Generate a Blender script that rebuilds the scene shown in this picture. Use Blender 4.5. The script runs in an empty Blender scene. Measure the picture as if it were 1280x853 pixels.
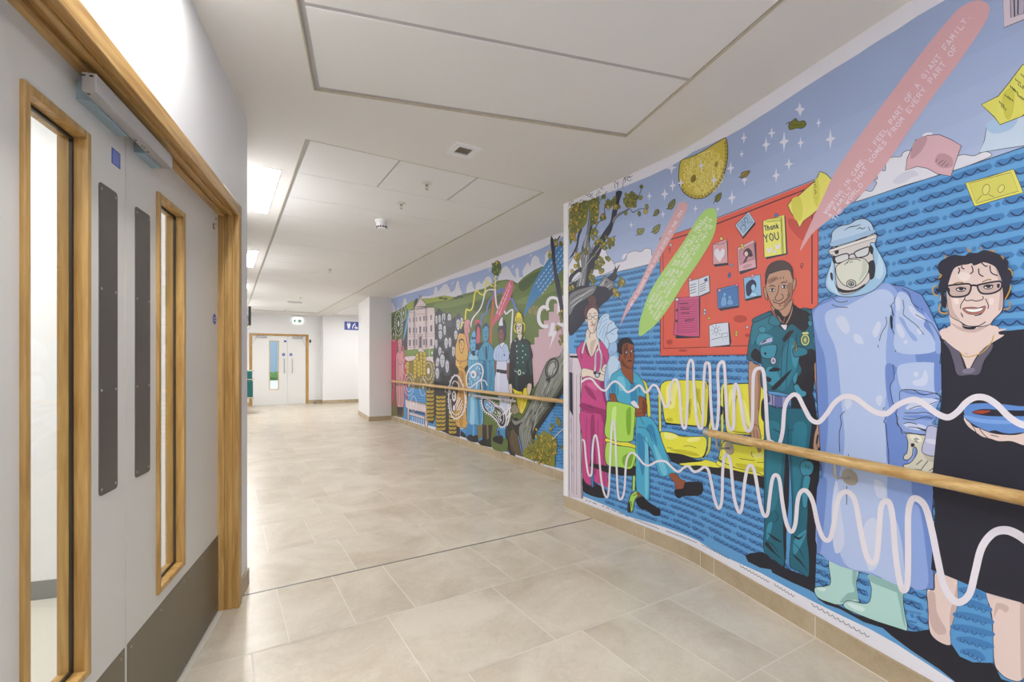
import bpy, bmesh, math, random
from mathutils import Vector, Matrix
from mathutils.geometry import tessellate_polygon

# ------------------------------------------------------------------ camera, light, exposure
SC = bpy.context.scene
COL = SC.collection
CEIL = 2.606
EYE = 1.25
FPX = 600.5                       # focal length in pixels of the 1280 px wide frame
YAW = math.atan2(.5194, .8545)    # the camera looks this far to the right of the corridor's axis
cam_d = bpy.data.cameras.new('camera')
cam_d.sensor_width = 36; cam_d.lens = 36 * FPX / 1280
cam_d.shift_y = (452 - 426.5) / 1280
cam_d.clip_start = .02
cam = bpy.data.objects.new('camera', cam_d); COL.objects.link(cam)
cam.location = (0, 0, EYE); cam.rotation_euler = (math.pi / 2, 0, -YAW)
SC.camera = cam
SC.view_settings.view_transform = 'Standard'; SC.view_settings.look = 'None'
SC.view_settings.gamma = 1; SC.view_settings.use_curve_mapping = False
SC.view_settings.exposure = 0.0
LIGHT_W = 29.0                   # watts per recessed luminaire
GLOW = 12.0                       # brightness of the luminaires' diffusers
w = bpy.data.worlds.new('daylight'); SC.world = w; w.use_nodes = True
w.node_tree.nodes['Background'].inputs[0].default_value = (.75, .87, 1, 1)
w.node_tree.nodes['Background'].inputs[1].default_value = 1.2

# local frame of the wall with the double doors (and of everything turned with it)
O = Vector((.13, 3.07)); U = Vector((.2405, .9707)); N = Vector((.9707, -.2405))
def ST(s, t): p = O + U * s + N * t; return (p.x, p.y)
ANG = math.atan2(-U.x, U.y)       # z rotation that turns +Y onto U

def area(name, x, y, z, sx, sy, watts, rot=0, col=(1, .985, .96)):
    d = bpy.data.lights.new(name, 'AREA'); d.shape = 'RECTANGLE'; d.size = sx; d.size_y = sy; d.energy = watts; d.color = col
    o = bpy.data.objects.new(name, d); COL.objects.link(o); o.location = (x, y, z); o.rotation_euler = (0, 0, rot); return o

# ------------------------------------------------------------------ helpers
def lin(c):
    return tuple((v / 255 / 12.92) if v / 255 <= .04045 else ((v / 255 + .055) / 1.055) ** 2.4 for v in c)
def nodes(name):
    m = bpy.data.materials.new(name); m.use_nodes = True
    return m, m.node_tree.nodes, m.node_tree.links, m.node_tree.nodes['Principled BSDF']
def mat(name, rgb, rough=.5, metal=0, bump=0, bscale=200, spec=.5, var=0, vscale=3):
    m, n, l, b = nodes(name)
    c = lin(rgb); b.inputs['Base Color'].default_value = (*c, 1)
    b.inputs['Roughness'].default_value = rough; b.inputs['Metallic'].default_value = metal
    b.inputs['Specular IOR Level'].default_value = spec
    tc = n.new('ShaderNodeTexCoord')
    if var:
        t = n.new('ShaderNodeTexNoise'); t.inputs['Scale'].default_value = vscale; t.inputs['Detail'].default_value = 4
        r = n.new('ShaderNodeMapRange'); r.inputs[3].default_value = 1 - var; r.inputs[4].default_value = 1 + var
        x = n.new('ShaderNodeVectorMath'); x.operation = 'SCALE'; x.inputs[0].default_value = c
        l.new(tc.outputs['Object'], t.inputs['Vector']); l.new(t.outputs['Fac'], r.inputs[0]); l.new(r.outputs[0], x.inputs['Scale']); l.new(x.outputs[0], b.inputs['Base Color'])
    if bump:
        t = n.new('ShaderNodeTexNoise'); t.inputs['Scale'].default_value = bscale; t.inputs['Detail'].default_value = 3
        u = n.new('ShaderNodeBump'); u.inputs['Strength'].default_value = bump; u.inputs['Distance'].default_value = .002
        l.new(tc.outputs['Object'], t.inputs['Vector']); l.new(t.outputs['Fac'], u.inputs['Height']); l.new(u.outputs[0], b.inputs['Normal'])
    return m
def wood(name, a, b_, axis='Z', rough=.35, scale=1):
    m, n, l, b = nodes(name)
    tc = n.new('ShaderNodeTexCoord'); mp = n.new('ShaderNodeMapping')
    sc = {'Z': (22, 22, 1.4), 'Y': (22, 1.4, 22), 'X': (1.4, 22, 22)}[axis]
    mp.inputs['Scale'].default_value = tuple(v * scale for v in sc)
    w1 = n.new('ShaderNodeTexNoise'); w1.inputs['Scale'].default_value = 1.6; w1.inputs['Detail'].default_value = 7; w1.inputs['Distortion'].default_value = 1.2
    w2 = n.new('ShaderNodeTexNoise'); w2.inputs['Scale'].default_value = 9; w2.inputs['Detail'].default_value = 3
    cr = n.new('ShaderNodeValToRGB'); cr.color_ramp.elements[0].color = (*lin(a), 1); cr.color_ramp.elements[1].color = (*lin(b_), 1)
    cr.color_ramp.elements[0].position = .34; cr.color_ramp.elements[1].position = .66
    ad = n.new('ShaderNodeMath'); ad.operation = 'MULTIPLY_ADD'; ad.inputs[1].default_value = .3
    l.new(tc.outputs['Object'], mp.inputs[0]); l.new(mp.outputs[0], w1.inputs['Vector']); l.new(mp.outputs[0], w2.inputs['Vector'])
    sb = n.new('ShaderNodeMath'); sb.operation = 'SUBTRACT'; sb.inputs[1].default_value = .5
    l.new(w2.outputs['Fac'], sb.inputs[0]); l.new(sb.outputs[0], ad.inputs[0]); l.new(w1.outputs['Fac'], ad.inputs[2]); l.new(ad.outputs[0], cr.inputs[0])
    l.new(cr.outputs[0], b.inputs['Base Color']); b.inputs['Roughness'].default_value = rough
    u = n.new('ShaderNodeBump'); u.inputs['Strength'].default_value = .12; u.inputs['Distance'].default_value = .001
    l.new(w2.outputs['Fac'], u.inputs['Height']); l.new(u.outputs[0], b.inputs['Normal'])
    return m
def stone(name, a, b_, rough, attr=None):
    m, n, l, b = nodes(name)
    tc = n.new('ShaderNodeTexCoord')
    t1 = n.new('ShaderNodeTexNoise'); t1.inputs['Scale'].default_value = 2.2; t1.inputs['Detail'].default_value = 8; t1.inputs['Roughness'].default_value = .62; t1.inputs['Distortion'].default_value = .7
    t2 = n.new('ShaderNodeTexNoise'); t2.inputs['Scale'].default_value = 26; t2.inputs['Detail'].default_value = 5; t2.inputs['Distortion'].default_value = 1.5
    v = n.new('ShaderNodeTexNoise'); v.inputs['Scale'].default_value = 120; v.inputs['Detail'].default_value = 2
    a1 = n.new('ShaderNodeMath'); a1.operation = 'MULTIPLY_ADD'; a1.inputs[1].default_value = .28
    a2 = n.new('ShaderNodeMath'); a2.operation = 'MULTIPLY_ADD'; a2.inputs[1].default_value = .12
    cr = n.new('ShaderNodeValToRGB'); e = cr.color_ramp.elements
    e[0].position = .5; e[0].color = (*lin(a), 1); e[1].position = .86; e[1].color = (*lin(b_), 1)
    l.new(t1.outputs['Fac'], a1.inputs[2]); l.new(t2.outputs['Fac'], a1.inputs[0]); l.new(a1.outputs[0], a2.inputs[2]); l.new(v.outputs['Fac'], a2.inputs[0])
    if attr:    # every tile is cut from another piece of stone: shift the pattern and its tone per tile
        at = n.new('ShaderNodeAttribute'); at.attribute_name = attr
        ad = n.new('ShaderNodeVectorMath'); ad.operation = 'ADD'
        sc = n.new('ShaderNodeVectorMath'); sc.operation = 'SCALE'; sc.inputs['Scale'].default_value = 40
        l.new(at.outputs['Vector'], sc.inputs[0]); l.new(sc.outputs[0], ad.inputs[1]); l.new(tc.outputs['Object'], ad.inputs[0])
        for t in (t1, t2, v): l.new(ad.outputs[0], t.inputs['Vector'])
        mr = n.new('ShaderNodeMapRange'); mr.inputs[3].default_value = .975; mr.inputs[4].default_value = 1.02
        mx = n.new('ShaderNodeVectorMath'); mx.operation = 'SCALE'
        l.new(at.outputs['Fac'], mr.inputs[0]); l.new(cr.outputs[0], mx.inputs[0]); l.new(mr.outputs[0], mx.inputs['Scale']); l.new(mx.outputs[0], b.inputs['Base Color'])
    else:
        for t in (t1, t2, v): l.new(tc.outputs['Object'], t.inputs['Vector'])
        l.new(cr.outputs[0], b.inputs['Base Color'])
    l.new(a2.outputs[0], cr.inputs[0])
    b.inputs['Roughness'].default_value = rough; b.inputs['Specular IOR Level'].default_value = .4
    u = n.new('ShaderNodeBump'); u.inputs['Strength'].default_value = .08; u.inputs['Distance'].default_value = .002
    l.new(a2.outputs[0], u.inputs['Height']); l.new(u.outputs[0], b.inputs['Normal'])
    return m
def emit(name, rgb, s):
    m, n, l, b = nodes(name)
    b.inputs['Base Color'].default_value = (*lin(rgb), 1); b.inputs['Emission Color'].default_value = (*lin(rgb), 1); b.inputs['Emission Strength'].default_value = s
    return m

M = {
 'paint': mat('white_paint', (236, 236, 238), .55, bump=.05, bscale=350, var=.012),
 'ceil': mat('ceiling_paint', (233, 231, 228), .7, bump=.04, bscale=300, var=.012),
 'panel': mat('ceiling_panel_white', (238, 238, 238), .55, var=.008),
 'trim': mat('cream_trim', (196, 188, 168), .5),
 'seam': mat('seam_grey', (190, 189, 190), .6),
 'door': mat('door_laminate', (217, 214, 208), .38, bump=.03, bscale=500, var=.01),
 'doorfar': mat('door_laminate_white', (232, 232, 232), .4, var=.01),
 'oakv': wood('oak_upright', (162, 122, 64), (196, 158, 98)),
 'oakh': wood('oak_lintel', (162, 122, 66), (200, 162, 104), 'Y'),
 'oakr': wood('oak_handrail', (178, 140, 84), (216, 184, 128), 'Y', .3, .8),
 'bronze': mat('kick_plate_bronze', (122, 114, 98), .42, metal=.55, var=.03, vscale=2),
 'steel': mat('brushed_steel', (178, 173, 166), .4, metal=.7, bump=.05, bscale=400, var=.08, vscale=8),
 'plate': mat('push_plate_steel', (122, 117, 114), .42, metal=.8, bump=.03, bscale=600, var=.1, vscale=5),
 'black': mat('black_gasket', (24, 24, 26), .4),
 'dark': mat('dark_plastic', (30, 30, 32), .5),
 'silver': mat('silver_closer', (186, 184, 186), .35, metal=.35),
 'closer': mat('closer_blue_grey', (160, 180, 192), .35, metal=.3),
 'blue': mat('sign_blue', (46, 72, 168), .4),
 'white': mat('white_plastic', (238, 238, 240), .4),
 'offw': mat('off_white_plastic', (222, 220, 212), .5),
 'grille': mat('grille_taupe', (142, 132, 120), .7),
 'green': mat('exit_green', (20, 150, 100), .4),
 'teal': mat('teal_fabric', (40, 110, 110), .8, bump=.2),
 'cream': mat('cream_frame', (205, 178, 140), .5),
 'tile': stone('floor_stone', (186, 173, 153), (212, 203, 188), .3, 'tile'),
 'skirt': stone('skirting_stone', (166, 149, 122), (192, 176, 150), .45),
 'grout': mat('grout', (224, 218, 206), .8),
 'strip': mat('threshold_metal', (130, 132, 132), .4, metal=.6),
 'vinyl': mat('speckled_vinyl', (208, 203, 192), .35, var=.05, vscale=160),
 'gskirt': mat('grey_vinyl_skirting', (128, 128, 126), .5),
 'glow': emit('luminaire_diffuser', (255, 255, 255), GLOW),
 'exitglow': emit('exit_sign_lit_panel', (246, 255, 250), 1.6),
 'court': mat('courtyard_paving', (210, 208, 204), .8, var=.1),
 'court_blue': mat('pale_blue_cladding', (196, 216, 230), .5, var=.05),
 'leaf': mat('courtyard_green', (120, 160, 90), .8, var=.3, vscale=8),
}
g_, n_, l_, b_ = nodes('clear_glass')
b_.inputs['Roughness'].default_value = .02; b_.inputs['Base Color'].default_value = (1, 1, 1, 1); b_.inputs['IOR'].default_value = 1.45
tr = n_.new('ShaderNodeBsdfTransparent'); gl = n_.new('ShaderNodeBsdfGlossy'); gl.inputs['Roughness'].default_value = .03
fr = n_.new('ShaderNodeFresnel'); mx = n_.new('ShaderNodeMixShader')
tr.inputs[0].default_value = (.97, .98, .97, 1)
geo = n_.new('ShaderNodeNewGeometry'); inv = n_.new('ShaderNodeMath'); inv.operation = 'SUBTRACT'; inv.inputs[0].default_value = 1
mu = n_.new('ShaderNodeMath'); mu.operation = 'MULTIPLY'; l_.new(geo.outputs['Backfacing'], inv.inputs[1]); l_.new(inv.outputs[0], mu.inputs[0]); l_.new(fr.outputs[0], mu.inputs[1])
l_.new(mu.outputs[0], mx.inputs[0]); l_.new(tr.outputs[0], mx.inputs[1]); l_.new(gl.outputs[0], mx.inputs[2]); l_.new(mx.outputs[0], n_['Material Output'].inputs[0])
M['glass'] = g_

def box(bm, x0, x1, y0, y1, z0, z1, bev=0):
    r = bmesh.ops.create_cube(bm, size=1)
    for v in r['verts']:
        v.co = Vector(((x0 + x1) / 2 + v.co.x * (x1 - x0), (y0 + y1) / 2 + v.co.y * (y1 - y0), (z0 + z1) / 2 + v.co.z * (z1 - z0)))
    if bev:
        es = list({e for v in r['verts'] for e in v.link_edges})
        bmesh.ops.bevel(bm, geom=es, offset=bev, segments=2, affect='EDGES', profile=.5)
    return r
def cyl(bm, p0, p1, r0, r1=None, seg=20, caps=True):
    p0, p1 = Vector(p0), Vector(p1); d = p1 - p0
    q = Vector((0, 0, 1)).rotation_difference(d.normalized()).to_matrix().to_4x4()
    mt = Matrix.Translation((p0 + p1) / 2) @ q
    return bmesh.ops.create_cone(bm, cap_ends=caps, segments=seg, radius1=r0, radius2=r0 if r1 is None else r1, depth=d.length, matrix=mt)
def tube(bm, pts, r, seg=12, caps=True):
    pts = [Vector(p) for p in pts]; rings = []
    for i, p in enumerate(pts):
        t = (pts[min(i + 1, len(pts) - 1)] - pts[max(i - 1, 0)]).normalized()
        up = Vector((0, 0, 1)) if abs(t.z) < .95 else Vector((1, 0, 0))
        a = t.cross(up).normalized(); b = a.cross(t).normalized()
        rr = r[i] if isinstance(r, (list, tuple)) else r
        rings.append([bm.verts.new(p + (a * math.cos(k * 2 * math.pi / seg) + b * math.sin(k * 2 * math.pi / seg)) * rr) for k in range(seg)])
    for q0, q1 in zip(rings, rings[1:]):
        for k in range(seg): bm.faces.new((q0[k], q0[(k + 1) % seg], q1[(k + 1) % seg], q1[k]))
    if caps: bm.faces.new(rings[0][::-1]); bm.faces.new(rings[-1])
def lathe(bm, prof, cx, cy, seg=28):
    rings = [[bm.verts.new((cx + r * math.cos(k * 2 * math.pi / seg), cy + r * math.sin(k * 2 * math.pi / seg), z)) for k in range(seg)] for r, z in prof]
    for q0, q1 in zip(rings, rings[1:]):
        for k in range(seg): bm.faces.new((q0[k], q0[(k + 1) % seg], q1[(k + 1) % seg], q1[k]))
    bm.faces.new(rings[0][::-1]); bm.faces.new(rings[-1])
def prism(bm, poly, z0, z1):
    a = [bm.verts.new((x, y, z0)) for x, y in poly]; b = [bm.verts.new((x, y, z1)) for x, y in poly]; n = len(a)
    bm.faces.new(a[::-1]); bm.faces.new(b)
    for i in range(n): bm.faces.new((a[i], a[(i + 1) % n], b[(i + 1) % n], b[i]))
def BM(): return bmesh.new()
def link(name, bm, m, parent=None, smooth=False):
    bmesh.ops.recalc_face_normals(bm, faces=bm.faces)
    me = bpy.data.meshes.new(name); bm.to_mesh(me); bm.free()
    for x in (m if isinstance(m, list) else [m]): me.materials.append(x)
    if smooth:
        for p in me.polygons: p.use_smooth = True
        try: me.set_sharp_from_angle(angle=math.radians(35))
        except Exception: pass
    o = bpy.data.objects.new(name, me); COL.objects.link(o)
    if parent: o.parent = parent
    return o
def struct(name, bm, m, **k):
    o = link(name, bm, m, **k); o['kind'] = 'structure'; return o
def thing(name, label, cat, loc=(0, 0, 0), rz=0, group=None):
    o = bpy.data.objects.new(name, None); COL.objects.link(o); o.location = loc; o.rotation_euler = (0, 0, rz); o.empty_display_size = .1
    o['label'] = label; o['category'] = cat
    if group: o['group'] = group
    return o
def sempty(name, loc=(0, 0, 0), rz=0):
    o = bpy.data.objects.new(name, None); COL.objects.link(o); o.location = loc; o.rotation_euler = (0, 0, rz); o['kind'] = 'structure'; o.empty_display_size = .1
    return o
def dup(root, loc, rz, label, group=None):
    r = root.copy(); COL.objects.link(r); r.location = loc; r.rotation_euler = (0, 0, rz); r['label'] = label
    if group: r['group'] = group
    for ch in list(root.children):
        c = ch.copy(); COL.objects.link(c); c.parent = r
        for g in list(ch.children):
            d = g.copy(); COL.objects.link(d); d.parent = c
    return r

# ------------------------------------------------------------------ plan of the right-hand walls
K = .254
def near_path(off=0.0):
    """plan of the near mural wall from its far corner towards the camera; off shifts it into the corridor"""
    a = Vector((2.54, 3.30)); b = Vector((2.54, 2.03)); c = Vector((2.54 - K * 4.2, 2.03 - 4.2))
    d1 = (b - a).normalized(); d2 = (c - b).normalized(); T = .17
    p0 = b - d1 * T; p1 = b + d2 * T; pts = [a]
    for i in range(11):
        u = i / 10; pts.append(p0 * (1 - u) ** 2 + b * 2 * u * (1 - u) + p1 * u ** 2)
    pts.append(c)
    if off:
        out = []
        for i, p in enumerate(pts):
            t = (pts[min(i + 1, len(pts) - 1)] - pts[max(i - 1, 0)]).normalized()
            if i == 0: t = d1
            out.append(p + Vector((t.y, -t.x)) * off)   # right of travel = towards the corridor is -x
        return out
    return pts
NP = near_path()
def path_len(pts):
    L = [0]
    for a, b in zip(pts, pts[1:]): L.append(L[-1] + (b - a).length)
    return L
NL = path_len(NP)
def near_at(s, off=0.0):
    for i in range(len(NP) - 1):
        if s <= NL[i + 1] or i == len(NP) - 2:
            t = (NP[i + 1] - NP[i]); u = (s - NL[i]) / (NL[i + 1] - NL[i]); t.normalize()
            return NP[i] + (NP[i + 1] - NP[i]) * u + Vector((t.y, -t.x)) * off
FARX = 3.05
SHR = .0115
def SX(x, y): return x + SHR * max(0.0, y - 3.1)      # beyond the threshold the corridor veers very slightly to the right
def quad(bm, x0, x1, y0, y1, z0, z1): prism(bm, [(SX(x0, y0), y0), (SX(x1, y0), y0), (SX(x1, y1), y1), (SX(x0, y1), y1)], z0, z1)

# ------------------------------------------------------------------ floor
bm = BM(); tl = bm.loops.layers.float_color.new('tile')
random.seed(5)
rows = []
y = 2.94
while y < 15.6: rows.append((y, y + .586)); y += .586
y = 2.93; back = []
while y > -4: back.append((y - .596, y)); y -= .596
def joints(kind):
    if kind == 0: return [.115 + .586 * k for k in range(-8, 10)]
    out = []
    for k in range(-4, 5): out += [.265 + 1.17 * k, .555 + 1.17 * k, .848 + 1.17 * k]
    return sorted(out)
G = .0023
def put_row(y0, y1, kind):
    J = joints(kind)
    for x0, x1 in zip(J, J[1:]):
        a, b = max(x0, -1.6), min(x1, 5.2)
        if b - a < .02: continue
        f = bm.faces.new([bm.verts.new((SX(px, py), py, 0)) for px, py in ((a + G, y0 + G), (b - G, y0 + G), (b - G, y1 - G), (a + G, y1 - G))])
        f.material_index = 0; c = (random.random(), random.random(), random.random(), 1)
        for lp in f.loops: lp[tl] = c
for i, (a, b) in enumerate(rows): put_row(a, b, i % 2)
for i, (a, b) in enumerate(back): put_row(a, b, (i + 1) % 2)
f = bm.faces.new([bm.verts.new(p) for p in ((-1.6, -4, -.0012), (5.2, -4, -.0012), (5.2, 15.6, -.0012), (-1.6, 15.6, -.0012))]); f.material_index = 1
box(bm, -1.6, 5.2, -4, 15.6, -.12, -.004)
for f in bm.faces:
    if f.calc_center_median().z < -.002: f.material_index = 1
struct('floor', bm, [M['tile'], M['grout']])
bm = BM(); box(bm, .02, 2.54, 2.931, 2.9385, -.003, .0015); struct('trim_1', bm, M['strip'])

# ------------------------------------------------------------------ near mural wall, far mural wall, pillar, end walls
def wall_strip(pts, off_back, z0, z1):
    bm = BM(); n = len(pts); bk = []
    for i, p in enumerate(pts):
        t = (pts[min(i + 1, n - 1)] - pts[max(i - 1, 0)]).normalized(); bk.append(p + Vector((-t.y, t.x)) * off_back)
    for pl in zip(pts, pts[1:], bk[1:], bk): prism(bm, [(q.x, q.y) for q in pl], z0, z1)
    bmesh.ops.remove_doubles(bm, verts=bm.verts, dist=1e-5)
    return bm
struct('wall_right', wall_strip(NP, .16, 0, CEIL + .03), M['paint'], smooth=True)
SK = near_path(.010)
struct('baseboard_right', wall_strip(SK, .0105, .001, .094), M['skirt'])
# grout lines in the skirting and along its foot
bm = BM()
for s in (.915, 1.40, 1.52, 2.18, 2.9):
    p = near_at(s, .0102); q = near_at(s + .004, .0102); n = (q - p).normalized(); n = Vector((n.y, -n.x)) * .0006
    prism(bm, [(p.x, p.y), (q.x, q.y), (q.x + n.x, q.y + n.y), (p.x + n.x, p.y + n.y)], .001, .0935)
F1 = near_path(.016)
for a, b, c, d in zip(SK, SK[1:], F1[1:], F1): prism(bm, [(a.x, a.y), (b.x, b.y), (c.x, c.y), (d.x, d.y)], 0, .0012)
quad(bm, FARX - .016, FARX - .010, 3.4, 10.1, 0, .0012)
for k in range(12): quad(bm, FARX - .0106, FARX - .010, 3.55 + .6 * k, 3.554 + .6 * k, .001, .0935)
struct('trim_2', bm, M['grout'])
bm = BM(); prism(bm, [(2.533, 3.297), (2.548, 3.297), (2.548, 3.312), (2.533, 3.312)], .094, CEIL); prism(bm, [(2.5345, 3.25), (2.5402, 3.25), (2.5402, 3.30), (2.5345, 3.30)], .094, CEIL)
struct('trim_3', bm, M['white'])
bm = BM(); quad(bm, FARX, FARX + .15, 3.30, 11.0, 0, CEIL + .03); box(bm, 2.69, FARX + .15, 3.30, 3.42, 0, CEIL + .03); struct('wall_far_right', bm, M['paint'])
bm = BM(); quad(bm, FARX - .010, FARX + .0, 3.42, 10.10, .001, .094); box(bm, 2.70, FARX, 3.42, 3.43, .001, .094); struct('baseboard_far_right', bm, M['skirt'])
bm = BM(); prism(bm, [(2.66, 10.10), (5.2, 10.10), (5.2, 11.55), (2.79, 11.55)], 0, CEIL + .03); struct('wall_pillar', bm, M['paint'])
bm = BM(); prism(bm, [(2.65, 10.09), (3.13, 10.09), (3.13, 10.10), (2.66, 10.10), (2.79, 11.55), (2.78, 11.55)], .001, .094); box(bm, 2.79, 5.2, 11.55, 11.56, .001, .094); struct('baseboard_pillar', bm, M['skirt'])
# far end: the wall with the double doors and a nib wall standing forward of it
DX0, DX1, DH = .755, 2.19, 2.02
bm = BM()
box(bm, -.3, DX0 - .0, 15.32, 15.47, 0, CEIL + .03); box(bm, DX1, 2.62, 15.32, 15.47, 0, CEIL + .03); box(bm, DX0, DX1, 15.32, 15.47, DH, CEIL + .03)
struct('wall_end', bm, M['paint'])
bm = BM(); box(bm, 2.60, 5.35, 15.0, 15.47, 0, CEIL + .03); box(bm, 5.2, 5.35, 11.4, 15.0, 0, CEIL + .03); struct('wall_end_right', bm, M['paint'])
bm = BM(); box(bm, 2.20, 2.60, 15.31, 15.32, .001, .10); box(bm, 2.59, 2.60, 14.99, 15.31, .001, .10); box(bm, 2.60, 5.2, 14.99, 15.0, .001, .10); box(bm, .1, .71, 15.31, 15.32, .001, .10)
struct('baseboard_end', bm, M['skirt'])
bm = BM(); prism(bm, [(.10, 3.02), (.10, 15.4), (-.05, 15.4), (-.05, 3.02)], 0, CEIL + .03); struct('wall_left', bm, M['paint'])
bm = BM(); prism(bm, [(.110, 3.2), (.110, 15.31), (.10, 15.31), (.10, 3.2)], .001, .094); struct('baseboard_left', bm, M['skirt'])
bm = BM(); box(bm, -1.6, 3.0, -4.15, -4, 0, CEIL + .03); struct('wall_back', bm, M['paint'])

# ------------------------------------------------------------------ the wall with the near double doors (frame of reference: x = t, y = s)
DR = sempty('wall_door_side', (O.x, O.y, 0), ANG)
F0, F1_, HZ = -2.264, -.274, 1.992           # clear opening between the jambs, soffit height
bm = BM()
box(bm, -.16, 0, -.232, .0, 0, CEIL + .03); box(bm, -.16, 0, -7.6, -2.295, 0, CEIL + .03); box(bm, -.16, 0, -2.295, -.232, 2.03, CEIL + .03)
link('wall_panel', bm, M['paint'], DR)
bm = BM(); box(bm, .0, .010, -.222, .004, .001, .092); box(bm, .0, .010, -7.6, -2.34, .001, .092); link('baseboard_panel', bm, M['skirt'], DR)
# oak frame: lining, door stop, and the stepped architrave
bm = BM()
for s0, s1 in ((F1_, -.222), (F0 - .04, F0)):
    box(bm, -.15, .003, s0, s1, 0, HZ + .04, .002)
box(bm, -.15, -.045 + .0, F1_ - .012, F1_, 0, HZ, .002)
box(bm, .0, .020, F1_ - .004, -.222, 0, HZ + .056, .003)
box(bm, .0, .020, F0 - .052, F0 + .004, 0, HZ + .056, .003)
box(bm, -.030, -.010, F1_ - .008, F1_ + .006, 0, HZ - .004, .002)
fr1 = struct('trim_4', bm, M['oakv']); fr1.location = (O.x, O.y, 0); fr1.rotation_euler = (0, 0, ANG)
bm = BM()
box(bm, -.15, .003, F0, F1_, HZ, HZ + .04, .002); box(bm, -.15, -.045, F0, F1_, HZ - .012, HZ, .002)
box(bm, .0, .020, F0 - .052, -.222, HZ - .004, HZ + .0555, .003); box(bm, -.030, -.010, F0, F1_, HZ - .008, HZ + .006, .002)
fr2 = struct('trim_5', bm, M['oakh']); fr2.location = (O.x, O.y, 0); fr2.rotation_euler = (0, 0, ANG)

def near_door(name, s0, s1, g0, g1, p0, p1, right):
    """one leaf between s0 and s1 with a vision panel g0..g1 and a push plate p0..p1"""
    d = sempty(name, (O.x, O.y, 0), ANG); T0, T1 = -.118, -.072; z0, z1, gz0, gz1 = .008, HZ - .004, .447, 1.830
    def ring(bm, x0, x1, a0, a1, b0, b1, w, bev=0):
        box(bm, x0, x1, a0, a0 + w, b0, b1, bev); box(bm, x0, x1, a1 - w, a1, b0, b1, bev); box(bm, x0, x1, a0 + w, a1 - w, b0, b0 + w, bev); box(bm, x0, x1, a0 + w, a1 - w, b1 - w, b1, bev)
    bm = BM(); box(bm, T0, T1, s0, g0, z0, z1); box(bm, T0, T1, g1, s1, z0, z1); box(bm, T0, T1, g0, g1, z0, gz0); box(bm, T0, T1, g0, g1, gz1, z1)
    link('door_leaf', bm, M['door'], d)
    bm = BM()
    for a, b in ((g0 - .014, g0 + .006), (g1 - .006, g1 + .014)): box(bm, T0 - .010, T1 + .010, a, b, gz0 - .014, gz1 + .014, .003)
    for a, b in ((gz0 - .014, gz0 + .006), (gz1 - .006, gz1 + .014)): box(bm, T0 - .010, T1 + .010, g0 + .006, g1 - .006, a, b, .003)
    link('vision_panel_bead', bm, M['oakv'], d)
    bm = BM(); ring(bm, -.0985, -.0915, g0 + .006, g1 - .006, gz0 + .006, gz1 - .006, .008); link('glazing_gasket', bm, M['black'], d)
    bm = BM(); box(bm, -.098, -.092, g0 + .008, g1 - .008, gz0 + .008, gz1 - .008); link('glass_pane', bm, M['glass'], d)
    bm = BM(); box(bm, T1, T1 + .0018, s0 + .006, s1 - .006, .012, .385, .0006); kp = link('kick_plate', bm, M['bronze'], d)
    bm = BM()
    for k in range(5):
        s = s0 + .03 + (s1 - s0 - .06) * k / 4
        for z in (.364, .03): cyl(bm, (T1 + .0015, s, z), (T1 + .0030, s, z), .0045, .003, 10)
    for z in (.19,): 
        for s in (s0 + .03, s1 - .03): cyl(bm, (T1 + .0015, s, z), (T1 + .0030, s, z), .0045, .003, 10)
    link('screw', bm, M['steel'], kp)
    bm = BM(); rp = []; rr = .012
    for cs, cz, a0 in ((p1 - rr, 1.742 - rr, 0), (p0 + rr, 1.742 - rr, 90), (p0 + rr, .880 + rr, 180), (p1 - rr, .880 + rr, 270)):
        for k in range(5): an = math.radians(a0 + 22.5 * k); rp.append((cs + rr * math.cos(an), cz + rr * math.sin(an)))
    va = [bm.verts.new((T1, q, z)) for q, z in rp]; vb = [bm.verts.new((T1 + .002, q, z)) for q, z in rp]
    bm.faces.new(va); bm.faces.new(vb)
    for k in range(len(rp)): bm.faces.new((va[k], va[(k + 1) % len(rp)], vb[(k + 1) % len(rp)], vb[k]))
    pl = link('push_plate', bm, M['plate'], d)
    bm = BM()
    for s in (p0 + .012, p1 - .012):
        for z in (.897, 1.17, 1.45, 1.725): cyl(bm, (T1 + .0018, s, z), (T1 + .0034, s, z), .0042, .003, 10)
    link('screw', bm, M['steel'], pl)
    bm = BM(); box(bm, T0 + .004, T1 - .004, (s0 - .001 if right else s1 - .001), (s0 + .001 if right else s1 + .001), z0, z1); link('edge_lipping', bm, M['oakv'], d)
    return d
SMEET = -1.269
d1 = near_door('door_1', SMEET + .003, F1_ - .003, -1.029, -.789, -1.207, -1.096, True)
d2 = near_door('door_2', F0 + .003, SMEET - .003, -1.729, -1.496, -1.426, -1.323, False)
# small fittings on the near doors (parts of the doors)
T1 = -.072
bm = BM(); box(bm, T1, T1 + .001, -1.354, -1.304, 1.820, 1.865); fs = link('fire_door_sign', bm, M['blue'], d2)
bm = BM(); r_ = random.Random(3)
for k in range(7): box(bm, T1 + .001, T1 + .0013, -1.350, -1.308 - r_.random() * .006, 1.8235 + k * .0056, 1.8262 + k * .0056)
link('sign_text', bm, mat('sign_print', (150, 165, 215), .5), fs)
bm = BM(); cyl(bm, (T1, -.347, 1.456), (T1 + .0015, -.347, 1.456), .026, seg=32); fs = link('fire_door_sign', bm, M['blue'], d1)
bm = BM(); box(bm, T1 + .0014, T1 + .002, -.362, -.334, 1.460, 1.4635); box(bm, T1 + .0014, T1 + .002, -.364, -.331, 1.449, 1.4525); link('sign_text', bm, M['white'], fs)
bm = BM(); cyl(bm, (T1, -.360, 1.905), (T1 + .002, -.360, 1.905), .015, seg=24); bt = link('brown_button', bm, mat('brown_disc', (96, 70, 58), .4), d1)
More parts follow.
